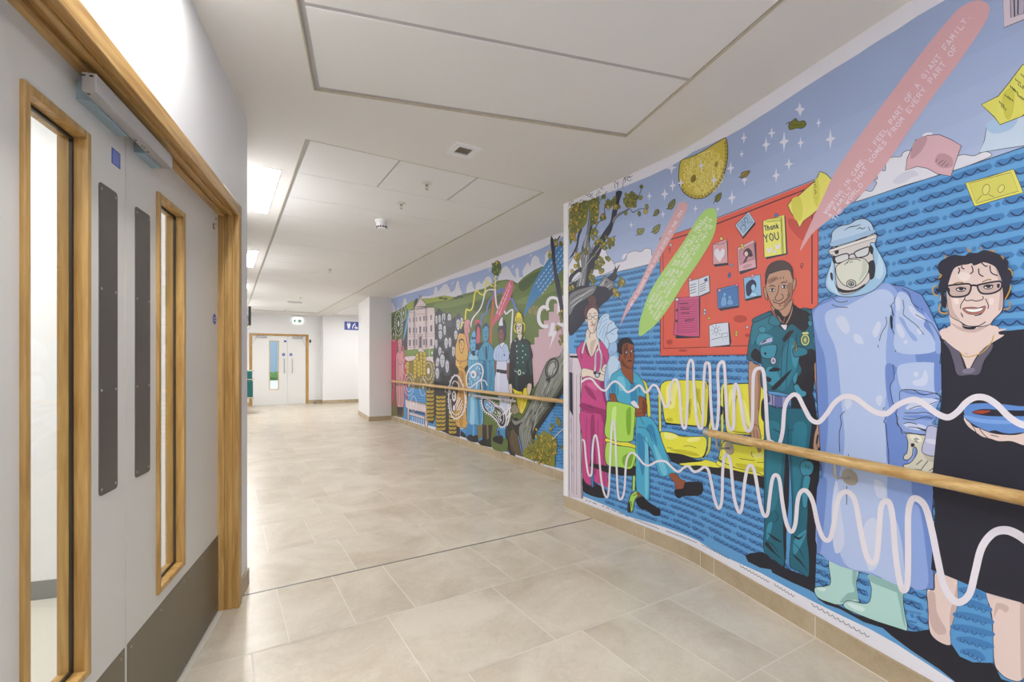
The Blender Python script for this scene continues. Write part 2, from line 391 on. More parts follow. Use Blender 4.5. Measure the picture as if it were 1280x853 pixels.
bm = BM(); cyl(bm, (T1 + .0018, -.360, 1.905), (T1 + .003, -.360, 1.905), .007, seg=16); link('button_centre', bm, M['offw'], bt)
bm = BM(); box(bm, T1, T1 + .0008, -.336, -.312, 1.915, 1.962); ce = link('certification_sticker', bm, M['offw'], d1)
bm = BM(); box(bm, T1 + .0008, T1 + .001, -.333, -.315, 1.945, 1.957); box(bm, T1 + .0008, T1 + .001, -.333, -.315, 1.925, 1.930); box(bm, T1 + .0008, T1 + .001, -.333, -.315, 1.918, 1.921); link('sticker_print', bm, mat('sticker_grey', (130, 130, 150), .5), ce)
# magnetic hold / door coordinator under the lintel: fixed to the frame above the meeting stiles
dc = thing('magnetic_door_lock', 'grey metal magnetic lock housing under the oak lintel above the near double doors', 'door lock', (O.x, O.y, 0), ANG)
bm = BM(); box(bm, -.042, -.012, -1.575, -1.075, 1.914, 1.960, .0015); link('housing', bm, M['silver'], dc)
for s0, s1 in ((-1.535, -1.330), (-1.215, -1.085)):
    bm = BM(); box(bm, T1, -.0415, s0, s1, 1.908, 1.956, .0015); link('armature_plate', bm, M['closer'], dc)
bm = BM()
for t, s in ((-.038, -1.5762), (-.022, -1.5762)): box(bm, t - .004, t + .004, s, s + .002, 1.950, 1.954)
for s in (-1.560, -1.300, -1.215): cyl(bm, (-.034, s, 1.9132), (-.034, s, 1.9145), .0035, seg=10)
for s in (-1.265, -1.250): box(bm, -.034, -.030, s, s + .006, 1.9134, 1.9145)
link('screw_hole', bm, M['dark'], dc)

# ------------------------------------------------------------------ the room seen through the near doors' glass
bm = BM()
for pl in ([(-.16, .13), (-.16, .25), (-3.4, .25), (-3.4, .13)], [(-3.4, .25), (-3.52, .25), (-3.52, -7.7), (-3.4, -7.7)], [(-3.4, -7.6), (-3.4, -7.75), (-.16, -7.75), (-.16, -7.6)]):
    prism(bm, [ST(b, a) for a, b in pl], 0, CEIL + .03)
struct('wall_side_room', bm, M['paint'])
bm = BM(); prism(bm, [ST(.25, -.04), ST(.25, -3.5), ST(-7.7, -3.5), ST(-7.7, -.11)], -.02, .003); struct('floor_side_room', bm, M['vinyl'])
bm = BM(); prism(bm, [ST(.13, -.16), ST(.124, -.16), ST(.124, -3.4), ST(.13, -3.4)], .003, .10); struct('baseboard_side_room', bm, M['gskirt'])
bm = BM(); prism(bm, [ST(.26, -.10), ST(.26, -3.6), ST(-7.8, -3.6), ST(-7.8, -.10)], CEIL, CEIL + .06); struct('ceiling_side_room', bm, M['ceil'])

# ------------------------------------------------------------------ ceiling
P1 = [Vector((.40, 2.568)), Vector((2.10, 2.125))]
e1 = (P1[1] - P1[0]).normalized(); e2 = Vector((e1.y, -e1.x)); PW = 1.757; R1 = 8
def C1(a, b): p = P1[0] + e1 * a + e2 * b; return (p.x, p.y)
rect1 = [C1(0, 0), C1(PW, 0), C1(PW, .587 * R1 + .04), C1(0, .587 * R1 + .04)]
X0, X1, Y0, Y1 = .445, 2.225, 3.155, 14.55
rect2 = [(X0, Y0), (X1, Y0), (SX(X1, Y1), Y1), (SX(X0, Y1), Y1)]
rect3 = [(2.75, 12.2), (4.6, 12.2), (4.6, 14.6), (2.75, 14.6)]
outer = [(.0, -4.2), (3.2, -4.2), (3.2, 3.4), (5.3, 3.4), (5.3, 15.6), (-.1, 15.6), (-.1, 3.15), ST(.0, -.10), ST(-7.7, -.10)]
outer = [(-1.75, -4.2), (3.2, -4.2), (3.2, 3.4), (5.3, 3.4), (5.3, 15.6), (-.1, 15.6), (-.1, 3.2), ST(.0, -.12)]
polys = [outer, rect1, rect2, rect3]
tris = tessellate_polygon([[Vector((x, y, 0)) for x, y in p] for p in polys])
flat = [q for p in polys for q in p]
bm = BM(); vs = [bm.verts.new((x, y, CEIL)) for x, y in flat]
for t in tris:
    try: bm.faces.new([vs[i] for i in t])
    except ValueError: pass
for rc in (rect1, rect2, rect3):    # the plaster edge turned up into each recess
    for a, b in zip(rc, rc[1:] + rc[:1]): bm.faces.new([bm.verts.new(p) for p in ((*a, CEIL), (*b, CEIL), (*b, CEIL + .05), (*a, CEIL + .05))])
ROOFZ = CEIL + .06
bm.faces.new([bm.verts.new((x, y, ROOFZ)) for x, y in [(-1.8, -4.3), (5.4, -4.3), (5.4, 15.7), (-.2, 15.7), (-.2, 3.2)]])
struct('ceiling', bm, M['ceil'])
def field(name, F, wid, n, first_div, z, gap=.006, row=.586, wide=False):
    """metal tiles laid in a recess: F maps (across, along) to the plan"""
    bm = BM(); m = .03
    for k in range(n):
        a0 = .018 + row * k + gap / 2; a1 = .018 + row * (k + 1) - gap / 2
        xs = [m, wid - .012]
        if k == 0 and first_div: xs = [m, m + .569, m + .569 + .59, wid - .012]
        for i, (p, q) in enumerate(zip(xs, xs[1:])):
            g = .008 if len(xs) > 2 else 0
            pl = [F(p + (g if i else 0), a0), F(q - (g if i < len(xs) - 2 else 0), a0), F(q - (g if i < len(xs) - 2 else 0), a1), F(p + (g if i else 0), a1)]
            prism(bm, pl, z, z + .004)
    es = [e for e in bm.edges if e.verts[0].co.z < z + .001 and e.verts[1].co.z < z + .001]
    bmesh.ops.bevel(bm, geom=es, offset=.002, segments=1, affect='EDGES')
    o = struct(name, bm, M['panel'])
    bm = BM(); prism(bm, [F(-.0, 0), F(wid, 0), F(wid, .03 + row * n), F(0, .03 + row * n)], z + .0045, z + .010); struct(name, bm, M['seam'])
    bm = BM(); L = .02 + row * n + .01
    for pl in ([(0, 0), (.007, 0), (.007, L), (0, L)], [(wid - .007, 0), (wid, 0), (wid, L), (wid - .007, L)], [(.007, 0), (wid - .007, 0), (wid - .007, .007), (.007, .007)], [(.007, L - .007), (wid - .007, L - .007), (wid - .007, L), (.007, L)]):
        prism(bm, [F(*q) for q in pl], CEIL - .001, CEIL + .012)
    return struct('trim_6', bm, M['trim'])
field('ceiling_tiles', C1, PW, R1, False, CEIL + .006, gap=.022, row=.587)
field('ceiling_tiles', lambda a, b: (SX(X0 + a, Y0 + b), Y0 + b), X1 - X0, 19, True, CEIL + .006, row=.586)
field('ceiling_tiles', lambda a, b: (2.75 + a, 12.2 + b), 1.85, 4, False, CEIL + .006)

# ------------------------------------------------------------------ recessed lights
def luminaire(label, x, y, L, W, rz, i, pw=1.0):
    t = thing('recessed_ceiling_light', label, 'ceiling light', (x, y, CEIL), rz, 'recessed lights along the left of the ceiling')
    bm = BM()
    for a in (-W / 2, W / 2 - .008): box(bm, a, a + .008, -L / 2, L / 2, -.003, .010)
    for b in (-L / 2, L / 2 - .008): box(bm, -W / 2 + .008, W / 2 - .008, b, b + .008, -.003, .010)
    link('frame', bm, M['white'], t)
    bm = BM(); box(bm, -W / 2 + .008, W / 2 - .008, -L / 2 + .008, L / 2 - .008, -.0005, .008); link('diffuser', bm, M['glow'], t)
    a = area('lamp', 0, 0, -.006, W - .03, L - .03, LIGHT_W * pw); a.parent = t
    return t
LW, LL = .124, 1.165
luminaire('nearest lit rectangular ceiling light beyond the oak door frame', .314, 4.34, LL, LW, 0, 0)
luminaire('second lit rectangular ceiling light beyond the oak door frame', .350, 7.25, LL, LW, 0, 1)
luminaire('small sliver of lit ceiling light third beyond the oak door frame', .38, 10.16, LL, LW, 0, 2, 1.3)
# lights further back along the corridor, behind the photographer, and in the side room
for lb, s_, t_ in (('lit ceiling light above the near double doors', -1.75, .17), ('added fill light behind the camera', -5.0, .17), ('added fill light behind the camera by the mural', -4.0, 1.2)):  # the two behind the camera are added, unseen, as general fill
    x, y = ST(s_, t_); luminaire(lb, x, y, LL, LW, ANG, 3, .65 if s_ > -2 else 1.25)
luminaire('lit ceiling light by the far left end of the corridor', .44, 13.0, LL, LW, 0, 3, 1.6)
luminaire('added ceiling light over the recess beyond the white pillar', 3.6, 13.4, LL, LW, 0, 3, 1.0)  # unseen lamp added to brighten the far end
for lb, s_ in (('lit ceiling light in the side room behind the right door leaf', -.6), ('lit ceiling light in the side room behind the left door leaf', -3.0)):
    x, y = ST(s_, -1.6); luminaire(lb, x, y, LL, .3, ANG, 3)

# ------------------------------------------------------------------ ceiling fittings
def at_ceiling(px, py, z=CEIL):
    """where the sight line through a photo pixel meets a height"""
    k = (z - EYE) * FPX / (452 - py); xc = (px - 640) / FPX * k
    return .8545 * xc + .5194 * k, -.5194 * xc + .8545 * k
v = thing('ceiling_vent', 'small square white ceiling vent with a taupe grille in the plaster between the tiled panels', 'vent', (1.333, 2.793, CEIL))
bm = BM(); a_, b_2 = .086, .048
for x0, x1, y0, y1 in ((-a_, -b_2, -a_, a_), (b_2, a_, -a_, a_), (-b_2, b_2, -a_, -b_2), (-b_2, b_2, b_2, a_)): box(bm, x0, x1, y0, y1, -.010, .0, .001)
link('vent_frame', bm, M['white'], v)
bm = BM(); box(bm, -b_2, b_2, -b_2, b_2, -.001, .004)
for k in range(9): box(bm, -b_2, b_2, -.045 + k * .0105, -.0412 + k * .0105, -.004, -.001)
link('grille', bm, M['grille'], v)
x, y = 1.335, 4.62
v = thing('smoke_detector', 'white round smoke detector with dark slots hanging from the ceiling tiles', 'smoke detector', (x, y, CEIL + .006))
bm = BM(); lathe(bm, [(.062, 0), (.062, -.014), (.055, -.020), (.050, -.024)], 0, 0, 32); link('mounting_base', bm, M['white'], v, smooth=True)
bm = BM(); lathe(bm, [(.050, -.024), (.051, -.050), (.046, -.068), (.036, -.078), (.02, -.082), (.004, -.083)], 0, 0, 32); link('sensor_head', bm, M['white'], v, smooth=True)
bm = BM()
for k in range(12):
    a = k * math.pi / 6; c, s = math.cos(a), math.sin(a)
    r = bmesh.ops.create_cube(bm, size=1)
    for q in r['verts']:
        lx, ly, lz = q.co.x * .010, q.co.y * .015, q.co.z * .012
        q.co = Vector((c * (.0455 + lx) - s * ly, s * (.0455 + lx) + c * ly, -.0655 + lz))
link('slot', bm, M['dark'], v)
def sprinkler(label, x, y, big=1):
    t = thing('fire_sprinkler', label, 'sprinkler', (x, y, CEIL + .006), 0, 'sprinkler heads in the ceiling tiles')
    bm = BM(); lathe(bm, [(.036 * big, 0), (.036 * big, -.004), (.028, -.008), (.012, -.010)], 0, 0, 24); link('rose', bm, M['offw'], t, smooth=True)
    bm = BM(); lathe(bm, [(.010, -.008), (.010, -.022), (.006, -.026)], 0, 0, 12)
    for sg in (-1, 1): tube(bm, [(sg * .008, 0, -.02), (sg * .011, 0, -.034), (sg * .002, 0, -.046)], .0018, 6)
    lathe(bm, [(.004, -.044), (.012, -.047), (.012, -.049), (.002, -.050)], 0, 0, 14); link('nozzle', bm, M['steel'], t)
    return t
sprinkler('sprinkler head just nearer than the white smoke detector', 1.331, 4.02)
x, y = at_ceiling(533.5, 230); sprinkler('sprinkler head in the first row of ceiling tiles, nearest the square vent', x, y)
x, y = at_ceiling(412.5, 337); sprinkler('sprinkler head beyond the white smoke detector, halfway down the corridor', x, y)
x, y = at_ceiling(376, 372); sprinkler('small far sprinkler head close to the flat white ceiling sensor', x, y)
x, y = at_ceiling(368.5, 378)
v = thing('ceiling_sensor', 'flat white box fitted under the ceiling before the far double doors', 'sensor', (x, y, CEIL + .006))
bm = BM(); box(bm, -.14, .14, -.05, .05, -.045, 0, .008); link('sensor_body', bm, M['white'], v)
bm = BM(); box(bm, -.15, .15, -.06, .06, -.008, .0, .003); link('sensor_base', bm, M['silver'], v)
x, y = at_ceiling(357.5, 388)
v = thing('motion_detector', 'small white dome motion detector on the ceiling near the far doors', 'motion detector', (x, y, CEIL + .006))
bm = BM(); lathe(bm, [(.05, 0), (.05, -.012), (.046, -.016)], 0, 0, 24); link('detector_base', bm, M['white'], v, smooth=True)
bm = BM(); lathe(bm, [(.040, -.016), (.034, -.034), (.02, -.044), (.004, -.046)], 0, 0, 24); link('detector_lens', bm, M['offw'], v, smooth=True)

# ------------------------------------------------------------------ handrails
def wallpt(y, off, z): return Vector((2.0244 + K * y - .9692 * off, y + .2462 * off, z))
RZ = .842
hr = thing('wall_handrail', 'oak handrail with a steel end cap running in front of the painted medics', 'handrail', (2.40, 1.78, 0))
org = Vector((2.40, 1.78, 0))
ss = [1.722 - .3 * k for k in range(0, 11)]
bm = BM(); tube(bm, [wallpt(s, .087, RZ) - org for s in ss], .0225, 20); link('rail', bm, M['oakr'], hr, smooth=True)
bm = BM(); p0, p1 = wallpt(1.724, .087, RZ) - org, wallpt(1.764, .087, RZ) - org; d_ = (p1 - p0)
tube(bm, [p0, p0 + d_ * .1, p0 + d_ * .8, p0 + d_ * .95, p1], [.0228, .0236, .0236, .021, .012], 24); link('end_cap', bm, M['steel'], hr, smooth=True)
def bracket(parent, org, wall, zc, discr=.036):
    """wall(off, z) gives a point in front of the wall"""
    bm = BM(); cyl(bm, wall(.0005, zc) - org, wall(.006, zc) - org, discr, discr * .96, 28)
    ex = (wall(.1, zc) - wall(0, zc)).normalized(); up = Vector((0, 0, 1)); sd = ex.cross(up)
    for k in range(3):
        a = math.radians(90 + 120 * k); c = wall(.006, zc) - org + (sd * math.cos(a) + up * math.sin(a)) * discr * .68
        cyl(bm, c - ex * .0005, c + ex * .0018, .0045, .0035, 10)
    f = link('wall_plate', bm, M['steel'], parent, smooth=True)
    bm = BM(); r = .018; pts = [wall(.004, zc), wall(.03, zc), wall(.087 - r, zc)]
    for k in range(1, 6):
        a = k * math.pi / 12; pts.append(wall(.087 - r + r * math.sin(a * 1.0), zc + r - r * math.cos(a)))
    pts += [wall(.087, zc + r), wall(.087, RZ - .018)]
    tube(bm, [p - org for p in pts], .0058, 12); link('bracket_arm', bm, M['steel'], parent, smooth=True)
for s_ in (1.673, .992, .31, -.37): bracket(hr, org, lambda off, z, s_=s_: wallpt(s_, off, z), .762)
def farpt(y, off, z): return Vector((SX(FARX, y) - off, y, z))
org2 = Vector((2.97, 6.6, 0))
hr2 = thing('wall_handrail', 'long oak handrail along the mural of hills and historic people', 'handrail', tuple(org2))
bm = BM(); tube(bm, [farpt(y, .087, RZ + .003) - org2 for y in (3.45, 5, 6.5, 8, 9.80)], .0225, 18); link('rail', bm, M['oakr'], hr2, smooth=True)
bm = BM(); tube(bm, [farpt(y, .087, RZ + .003) - org2 for y in (9.795, 9.83, 9.84)], [.0235, .0235, .012], 18); link('end_cap', bm, M['steel'], hr2, smooth=True)
for y in (4.27, 5.15, 6.05, 6.95, 7.85, 8.75, 9.62): bracket(hr2, org2, lambda off, z, y=y: farpt(y, off, z), .762)
bm = BM(); quad(bm, FARX - .072, FARX - .066, 4.85, 6.15, .762, .790); 
for v_ in bm.verts: v_.co -= org2
link('stiffening_strip', bm, M['silver'], hr2)

# ------------------------------------------------------------------ far double doors
dy = 15.32
bm = BM()
for a, b in ((.697, DX0 + .012), (DX1 - .012, 2.245)): box(bm, a, b, dy - .018, dy, 0, 2.045, .002); 
box(bm, DX0, DX0 + .02, dy, dy + .12, 0, DH, .002); box(bm, DX1 - .02, DX1, dy, dy + .12, 0, DH, .002)
struct('trim_7', bm, M['oakv'])
bm = BM(); box(bm, DX0 + .012, DX1 - .012, dy - .018, dy, DH - .035, 2.045, .002); box(bm, DX0 + .02, DX1 - .02, dy, dy + .12, DH - .03, DH, .002); struct('trim_8', bm, M['oakh'])
MX = 1.677
def far_door(name, x0, x1, vis, hx, rx):
    d = sempty(name, (0, 0, 0)); y0, y1, z0, z1 = dy + .004, dy + .048, .008, DH - .034
    bm = BM()
    if vis:
        a, b, c, e = vis; box(bm, x0, a, y0, y1, z0, z1); box(bm, b, x1, y0, y1, z0, z1); box(bm, a, b, y0, y1, z0, c); box(bm, a, b, y0, y1, e, z1)
    else: box(bm, x0, x1, y0, y1, z0, z1)
    link('door_leaf', bm, M['doorfar'], d)
    if vis:
        bm = BM()
        for p, q in ((a - .012, a + .01), (b - .01, b + .012)): box(bm, p, q, y0 - .008, y1 + .008, c - .012, e + .012)
        for p, q in ((c - .012, c + .01), (e - .01, e + .012)): box(bm, a + .01, b - .01, y0 - .008, y1 + .008, p, q)
        link('vision_panel_bead', bm, M['cream'], d)
        bm = BM(); box(bm, a + .01, b - .01, y0 + .02, y0 + .026, c + .01, e - .01); link('glass_pane', bm, M['glass'], d)
    bm = BM(); tube(bm, [(hx, y0, .92), (hx, y0 - .05, .92), (hx, y0 - .055, .915), (hx, y0 - .055, 1.325), (hx, y0 - .05, 1.32), (hx, y0, 1.32)], .011, 10); link('pull_handle', bm, M['steel'], d)
    bm = BM(); cyl(bm, (rx, y0, 1.448), (rx, y0 - .002, 1.448), .042, seg=28); fs = link('fire_door_sign', bm, M['blue'], d)
    bm = BM(); box(bm, rx - .026, rx + .026, y0 - .0026, y0 - .002, 1.452, 1.458); box(bm, rx - .022, rx + .022, y0 - .0026, y0 - .002, 1.436, 1.442); link('sign_text', bm, M['white'], fs)
    return d
d3 = far_door('door_3', DX0 + .022, MX - .003, (1.21, 1.44, .446, 1.834), 1.584, 1.573)
d4 = far_door('door_4', MX + .003, DX1 - .022, None, 1.795, 1.767)
bm = BM(); box(bm, 1.585, 1.645, dy + .002, dy + .004, 1.805, 1.86); link('notice', bm, M['blue'], d3)
def closer(label, x0, x1, side):
    t = thing('door_closer', label, 'door closer', ((x0 + x1) / 2, dy, 1.95), 0, 'overhead closers of the far double doors')
    h = (x1 - x0) / 2
    bm = BM(); box(bm, -h, h, -.055, .002, -.030, .022, .004); link('closer_body', bm, M['silver'], t)
    bm = BM(); tube(bm, [(h * .5, -.04, .02), (h * .5, -.045, .032), (-side * h * .2, -.16, .036), (h * .1, -.02, .05)], .008, 8); link('closer_arm', bm, M['silver'], t)
    return t
closer('grey overhead closer on the left leaf of the far doors', .86, 1.14, 1); closer('grey overhead closer on the right leaf of the far doors', 1.81, 2.09, -1)
def cable(label, pts):
    bm = BM(); tube(bm, pts, .0045, 8); o = link('cable_loop', bm, M['silver'], None, smooth=True); o['label'] = label; o['category'] = 'cable'; o['group'] = 'cable loops of the far doors'
cable('thin grey cable loop hanging left of the far double doors', [(.88 - .22 * k / 10 - .0, dy - .03, 1.92 - .22 * math.sin(k / 10 * math.pi * .55)) for k in range(11)])
cable('thin grey cable loop hanging right of the far double doors', [(2.08 + .20 * k / 10, dy - .03, 1.90 - .22 * math.sin(k / 10 * math.pi * .85)) for k in range(11)])
t = thing('door_release', 'small black door magnet on the wall right of the far doors', 'door magnet', (2.29, dy, 1.85))
bm = BM(); box(bm, -.022, .022, -.012, 0, -.045, .045, .003); link('back_plate', bm, M['dark'], t)
bm = BM(); cyl(bm, (0, -.012, 0), (0, -.05, 0), .026, .022, 18); link('magnet', bm, M['black'], t)
t = thing('door_stop', 'small dark rubber door stop on the floor right of the far doors', 'door stop', (2.40, dy - .14, 0))
bm = BM(); lathe(bm, [(.024, .0), (.024, .022), (.018, .032), (.006, .035)], 0, 0, 18); link('rubber_buffer', bm, M['black'], t, smooth=True)
bm = BM(); cyl(bm, (0, 0, .0), (0, 0, .004), .028, seg=18); link('foot_plate', bm, M['steel'], t)
# courtyard seen through the far vision panel
bm = BM(); box(bm, -8, 12, 15.5, 46, -.1, -.01); struct('ground_courtyard', bm, M['court'])
bm = BM(); box(bm, -8, 12, 44, 44.3, 0, 12)
for k in range(40): box(bm, -8 + .5 * k, -7.9 + .5 * k, 43.9, 44, 0, 12)
o = link('clad_building', bm, M['court_blue']); o['label'] = 'pale blue clad building seen through the far door glass'; o['category'] = 'building'
random.seed(9)
bm = BM()
for k in range(130):
    x = -3 + 14 * random.random(); r = bmesh.ops.create_icosphere(bm, subdivisions=2, radius=.25 + .15 * random.random(), matrix=Matrix.Translation((x, 36 + .8 * random.random(), .02 + .3 * random.random())))
    for q in r['verts']: q.co += Vector((random.random(), random.random(), random.random())) * .09
o = link('hedge', bm, M['leaf']); o['label'] = 'low green hedge seen through the far door glass'; o['category'] = 'hedge'; o['kind'] = 'stuff'
sun = bpy.data.lights.new('sun', 'SUN'); sun.energy = 2.5; sun.angle = .02; so = bpy.data.objects.new('sun', sun); COL.objects.link(so); so.rotation_euler = (math.radians(38), 0, math.radians(-160))

# ------------------------------------------------------------------ signs
t = thing('emergency_exit_sign', 'lit white exit sign with green running figure panels above the far doors', 'exit sign', (1.95, dy, 2.54))
bm = BM(); box(bm, -.125, .125, -.07, 0, .0, .045, .006); link('sign_housing', bm, M['white'], t)
bm = BM(); box(bm, -.125, .125, -.040, -.030, -.170, .0); link('lit_panel', bm, M['exitglow'], t)
bm = BM(); y = -.041
def fl2(bm, pts, y): bm.faces.new([bm.verts.new((a, y, b)) for a, b in pts])
for x0, x1 in ((-.112, -.056), (.0, .112)): fl2(bm, [(x0, -.155), (x1, -.155), (x1, -.065), (x0, -.065)], y)
link('green_pictogram_ground', bm, M['green'], t)
bm = BM(); y = -.0415
fl2(bm, [(.012, -.118), (.012, -.104), (.04, -.104), (.04, -.088), (.064, -.111), (.04, -.134), (.04, -.118)], y)      # arrow
fl2(bm, [(-.092, -.150), (-.080, -.150), (-.080, -.100), (-.092, -.100)], y); fl2(bm, [(-.091, -.088), (-.081, -.088), (-.081, -.078), (-.091, -.078)], y)
fl2(bm, [(.074, -.150), (.10, -.150), (.10, -.075), (.074, -.075)], y)
link('pictogram', bm, M['white'], t)
x0 = 3.205; zc = 2.33
t = thing('toilet_sign', 'blue sign with white toilet and baby change symbols partly hidden by the pillar', 'sign', (x0, 15.0, zc - .125))
bm = BM(); box(bm, 0, .95, -.012, 0, 0, .25, .003); link('sign_board', bm, M['blue'], t)
bm = BM(); y = -.0125
def disc(bm, cx, cz, r, y, n=20): fl2(bm, [(cx + r * math.cos(k * 2 * math.pi / n), cz + r * math.sin(k * 2 * math.pi / n)) for k in range(n)], y)
for cx in (.125, ):
    disc(bm, cx - .028, .205, .016, y); disc(bm, cx + .028, .205, .016, y)
    fl2(bm, [(cx - .05, .185), (cx + .05, .185), (cx + .05, .12), (cx + .034, .10), (cx + .03, .04), (cx - .03, .04), (cx - .034, .10), (cx - .05, .12)], y)
disc(bm, .305, .20, .017, y)
fl2(bm, [(.225, .04), (.25, .04), (.262, .11), (.30, .18), (.275, .19), (.235, .13)], y); fl2(bm, [(.29, .16), (.30, .175), (.345, .12), (.335, .108)], y)
fl2(bm, [(.30, .04), (.40, .04), (.40, .075), (.385, .075), (.37, .10), (.30, .095)], y)
disc(bm, .52, .195, .017, y); fl2(bm, [(.49, .17), (.55, .17), (.57, .09), (.545, .09), (.54, .04), (.50, .04), (.495, .09), (.47, .09)], y)
link('pictogram', bm, M['white'], t)
# ------------------------------------------------------------------ things glimpsed past the oak frame
t = thing('wall_screen', 'dark screen on the left wall seen edge on beyond the oak frame', 'screen', (.10, 10.0, 2.06))
bm = BM(); box(bm, .33, .372, -.28, .28, -.16, .17, .004); link('screen_panel', bm, M['dark'], t)
bm = BM(); box(bm, 0, .33, -.03, .03, -.03, .03); box(bm, 0, .01, -.1, .1, -.1, .1); link('wall_arm', bm, M['dark'], t)
bm = BM(); box(bm, .337, .368, -.2, .2, -.20, -.165); link('speaker_bar', bm, M['offw'], t)
t = thing('linen_trolley', 'teal fabric linen trolley with chrome rails left of the far doors', 'trolley', (.40, 13.2, 0))
bm = BM(); box(bm, -.24, .27, -.25, .25, .40, .80, .03); link('fabric_bag', bm, M['teal'], t)
bm = BM(); box(bm, -.24, .255, -.25, .25, .84, 1.02, .02); link('bag_lid', bm, M['teal'], t)
bm = BM()
for zz in (.38, .82, 1.03): tube(bm, [(-.27, -.27, zz), (.285, -.27, zz), (.285, .27, zz), (-.27, .27, zz), (-.27, -.27, zz)], .011, 8)
link('rail', bm, M['steel'], t)
for sx, sy in ((-.2, -.2), (.1, -.2), (-.2, .2), (.1, .2)):
    bm = BM(); tube(bm, [(sx, sy, .04), (sx, sy, .40)], .011, 8); lg = link('leg', bm, M['steel'], t)
    bm = BM(); cyl(bm, (sx, sy - .012, .032), (sx, sy + .012, .032), .032, seg=16); link('castor', bm, M['dark'], lg)
# ------------------------------------------------------------------ the printed murals: flat inks on the wall covering
# Outlines were measured on the photograph; to_wall turns a measured pixel into (run along the wall, height) on the real wall.
PM, n_, l_, b_ = nodes('mural_print')
at_ = n_.new('ShaderNodeAttribute'); at_.attribute_name = 'ink'; l_.new(at_.outputs['Color'], b_.inputs['Base Color'])
b_.inputs['Roughness'].default_value = .42; b_.inputs['Specular IOR Level'].default_value = .35
INKGAIN = 1.10
def ink(c):
    return tuple(min(.9, (v * .975 + .006) * INKGAIN) for v in lin(c)) + (1,)  # the small lift puts the wall's hazy sheen into every ink colour
def ray(px):
    c = (px - 640) / FPX
    return .8545 * c + .5194, -.5194 * c + .8545
def near_map(px, py):
    rx, ry = ray(px); best = None
    for i in range(len(NP) - 1):
        a, b = NP[i], NP[i + 1]; d = b - a
        den = rx * d.y - ry * d.x
        if abs(den) < 1e-9: continue
        k = (a.x * d.y - a.y * d.x) / den; u = (a.x * ry - a.y * rx) / den
        if k > 0 and (u >= -1e-6 or i == 0) and (u <= 1 + 1e-6 or i == len(NP) - 2):
            return NL[i] + u * d.length, EYE + (452 - py) / FPX * k
    return 0, 0
def far_map(px, py):
    # plane x = FARX + SHR (y - 3.1)
    rx, ry = ray(px); k = (FARX - SHR * 3.1) / (rx - SHR * ry)
    return -k * ry, EYE + (452 - py) / FPX * k
GAP = 6e-5
def near_place(s, z, lv): p = near_at(max(s, 0), .0004 + GAP * lv); return (p.x, p.y, z)
def far_place(s, z, lv): return (SX(FARX, -s) - .0004 - GAP * lv, -s, z)
class Mural:
    def __init__(m, root, fmap, place, cuts):
        m.root, m.fmap, m.place, m.cuts = root, fmap, place, cuts; m.cur = None; m.par = None; m.parts = []; m.boxes = []
        m.o = (0, 0, 1)
    def Z(m, x, y, s): m.o = (x, y, s)
    def begin(m, name, label=None, sub=False):
        m.cur = dict(name=name, label=label, sub=sub, polys=[]); m.parts.append(m.cur)
    def level(m, b):
        lv = 0
        for q in m.boxes:
            if q[4] >= lv and b[0] < q[2] and q[0] < b[2] and b[1] < q[3] and q[1] < b[3]: lv = q[4] + 1
        m.boxes.append((*b, lv)); return lv
    def px(m, pts):
        if isinstance(pts, str): pts = [tuple(float(v) for v in t.split(',')) for t in pts.split()]
        x, y, s = m.o; return [(x + a / s, y + b / s) for a, b in pts]
    def add(m, col, polys, lv=None):
        """polys: list of outlines in wall coordinates (s, z)"""
        xs = [p[0] for q in polys for p in q]; zs = [p[1] for q in polys for p in q]
        if lv is None: lv = m.level((min(xs), min(zs), max(xs), max(zs)))
        m.cur['polys'].append((ink(col), lv, polys))
def catmull(p, closed, n=5):
    if len(p) < 3: return p
    out = []; N = len(p); rng = range(N if closed else N - 1)
    for i in rng:
        g = (lambda k: p[k % N]) if closed else (lambda k: p[max(0, min(N - 1, k))])
        a, b, c, d = g(i - 1), g(i), g(i + 1), g(i + 2)
        for k in range(n):
            t = k / n
            out.append(tuple(.5 * (2 * b[j] + (c[j] - a[j]) * t + (2 * a[j] - 5 * b[j] + 4 * c[j] - d[j]) * t * t + (-a[j] + 3 * b[j] - 3 * c[j] + d[j]) * t ** 3) for j in (0, 1)))
    if not closed: out.append(p[-1])
    return out
MU = None
INK = (34, 34, 50)
def Z(*a): MU.Z(*a)
def part(n, l=None): MU.begin(n, l)
def sub(n, l=None): MU.begin(n, l, True)
def wallp(p): return [MU.fmap(*q) for q in p]
def A(col, pts, sm=1, ol=0, oc=INK):
    p = MU.px(pts)
    q = catmull(p, True) if sm else p
    MU.add(col, [wallp(q)])
    if ol: ribbon(oc, ol, q, True)
def ribbon(col, w, p, closed=False, taper=0):
    n = len(p); L, R = [], []
    for i in range(n):
        a = p[(i - 1) % n] if closed or i else p[0]; b = p[(i + 1) % n] if closed or i < n - 1 else p[-1]
        dx, dy = b[0] - a[0], b[1] - a[1]; d = math.hypot(dx, dy) or 1
        ww = w(i / (n - 1)) if callable(w) else w
        if taper: ww *= max(.25, math.sin(math.pi * min(1, max(0, (i + .3) / n))) ** .6)
        ox, oy = -dy / d * ww / 2, dx / d * ww / 2
        L.append((p[i][0] + ox, p[i][1] + oy)); R.append((p[i][0] - ox, p[i][1] - oy))
    Lw, Rw = wallp(L), wallp(R); k = n if closed else n - 1
    MU.add(col, [[Lw[i], Lw[(i + 1) % n], Rw[(i + 1) % n], Rw[i]] for i in range(k)])
def S(col, w, pts, sm=1, closed=False, taper=0):
    """a drawn line; several lines are separated by |"""
    for seg in (pts.split('|') if isinstance(pts, str) else [pts]):
        p = MU.px(seg); ribbon(col, w, catmull(p, closed, 6) if sm else p, closed, taper)
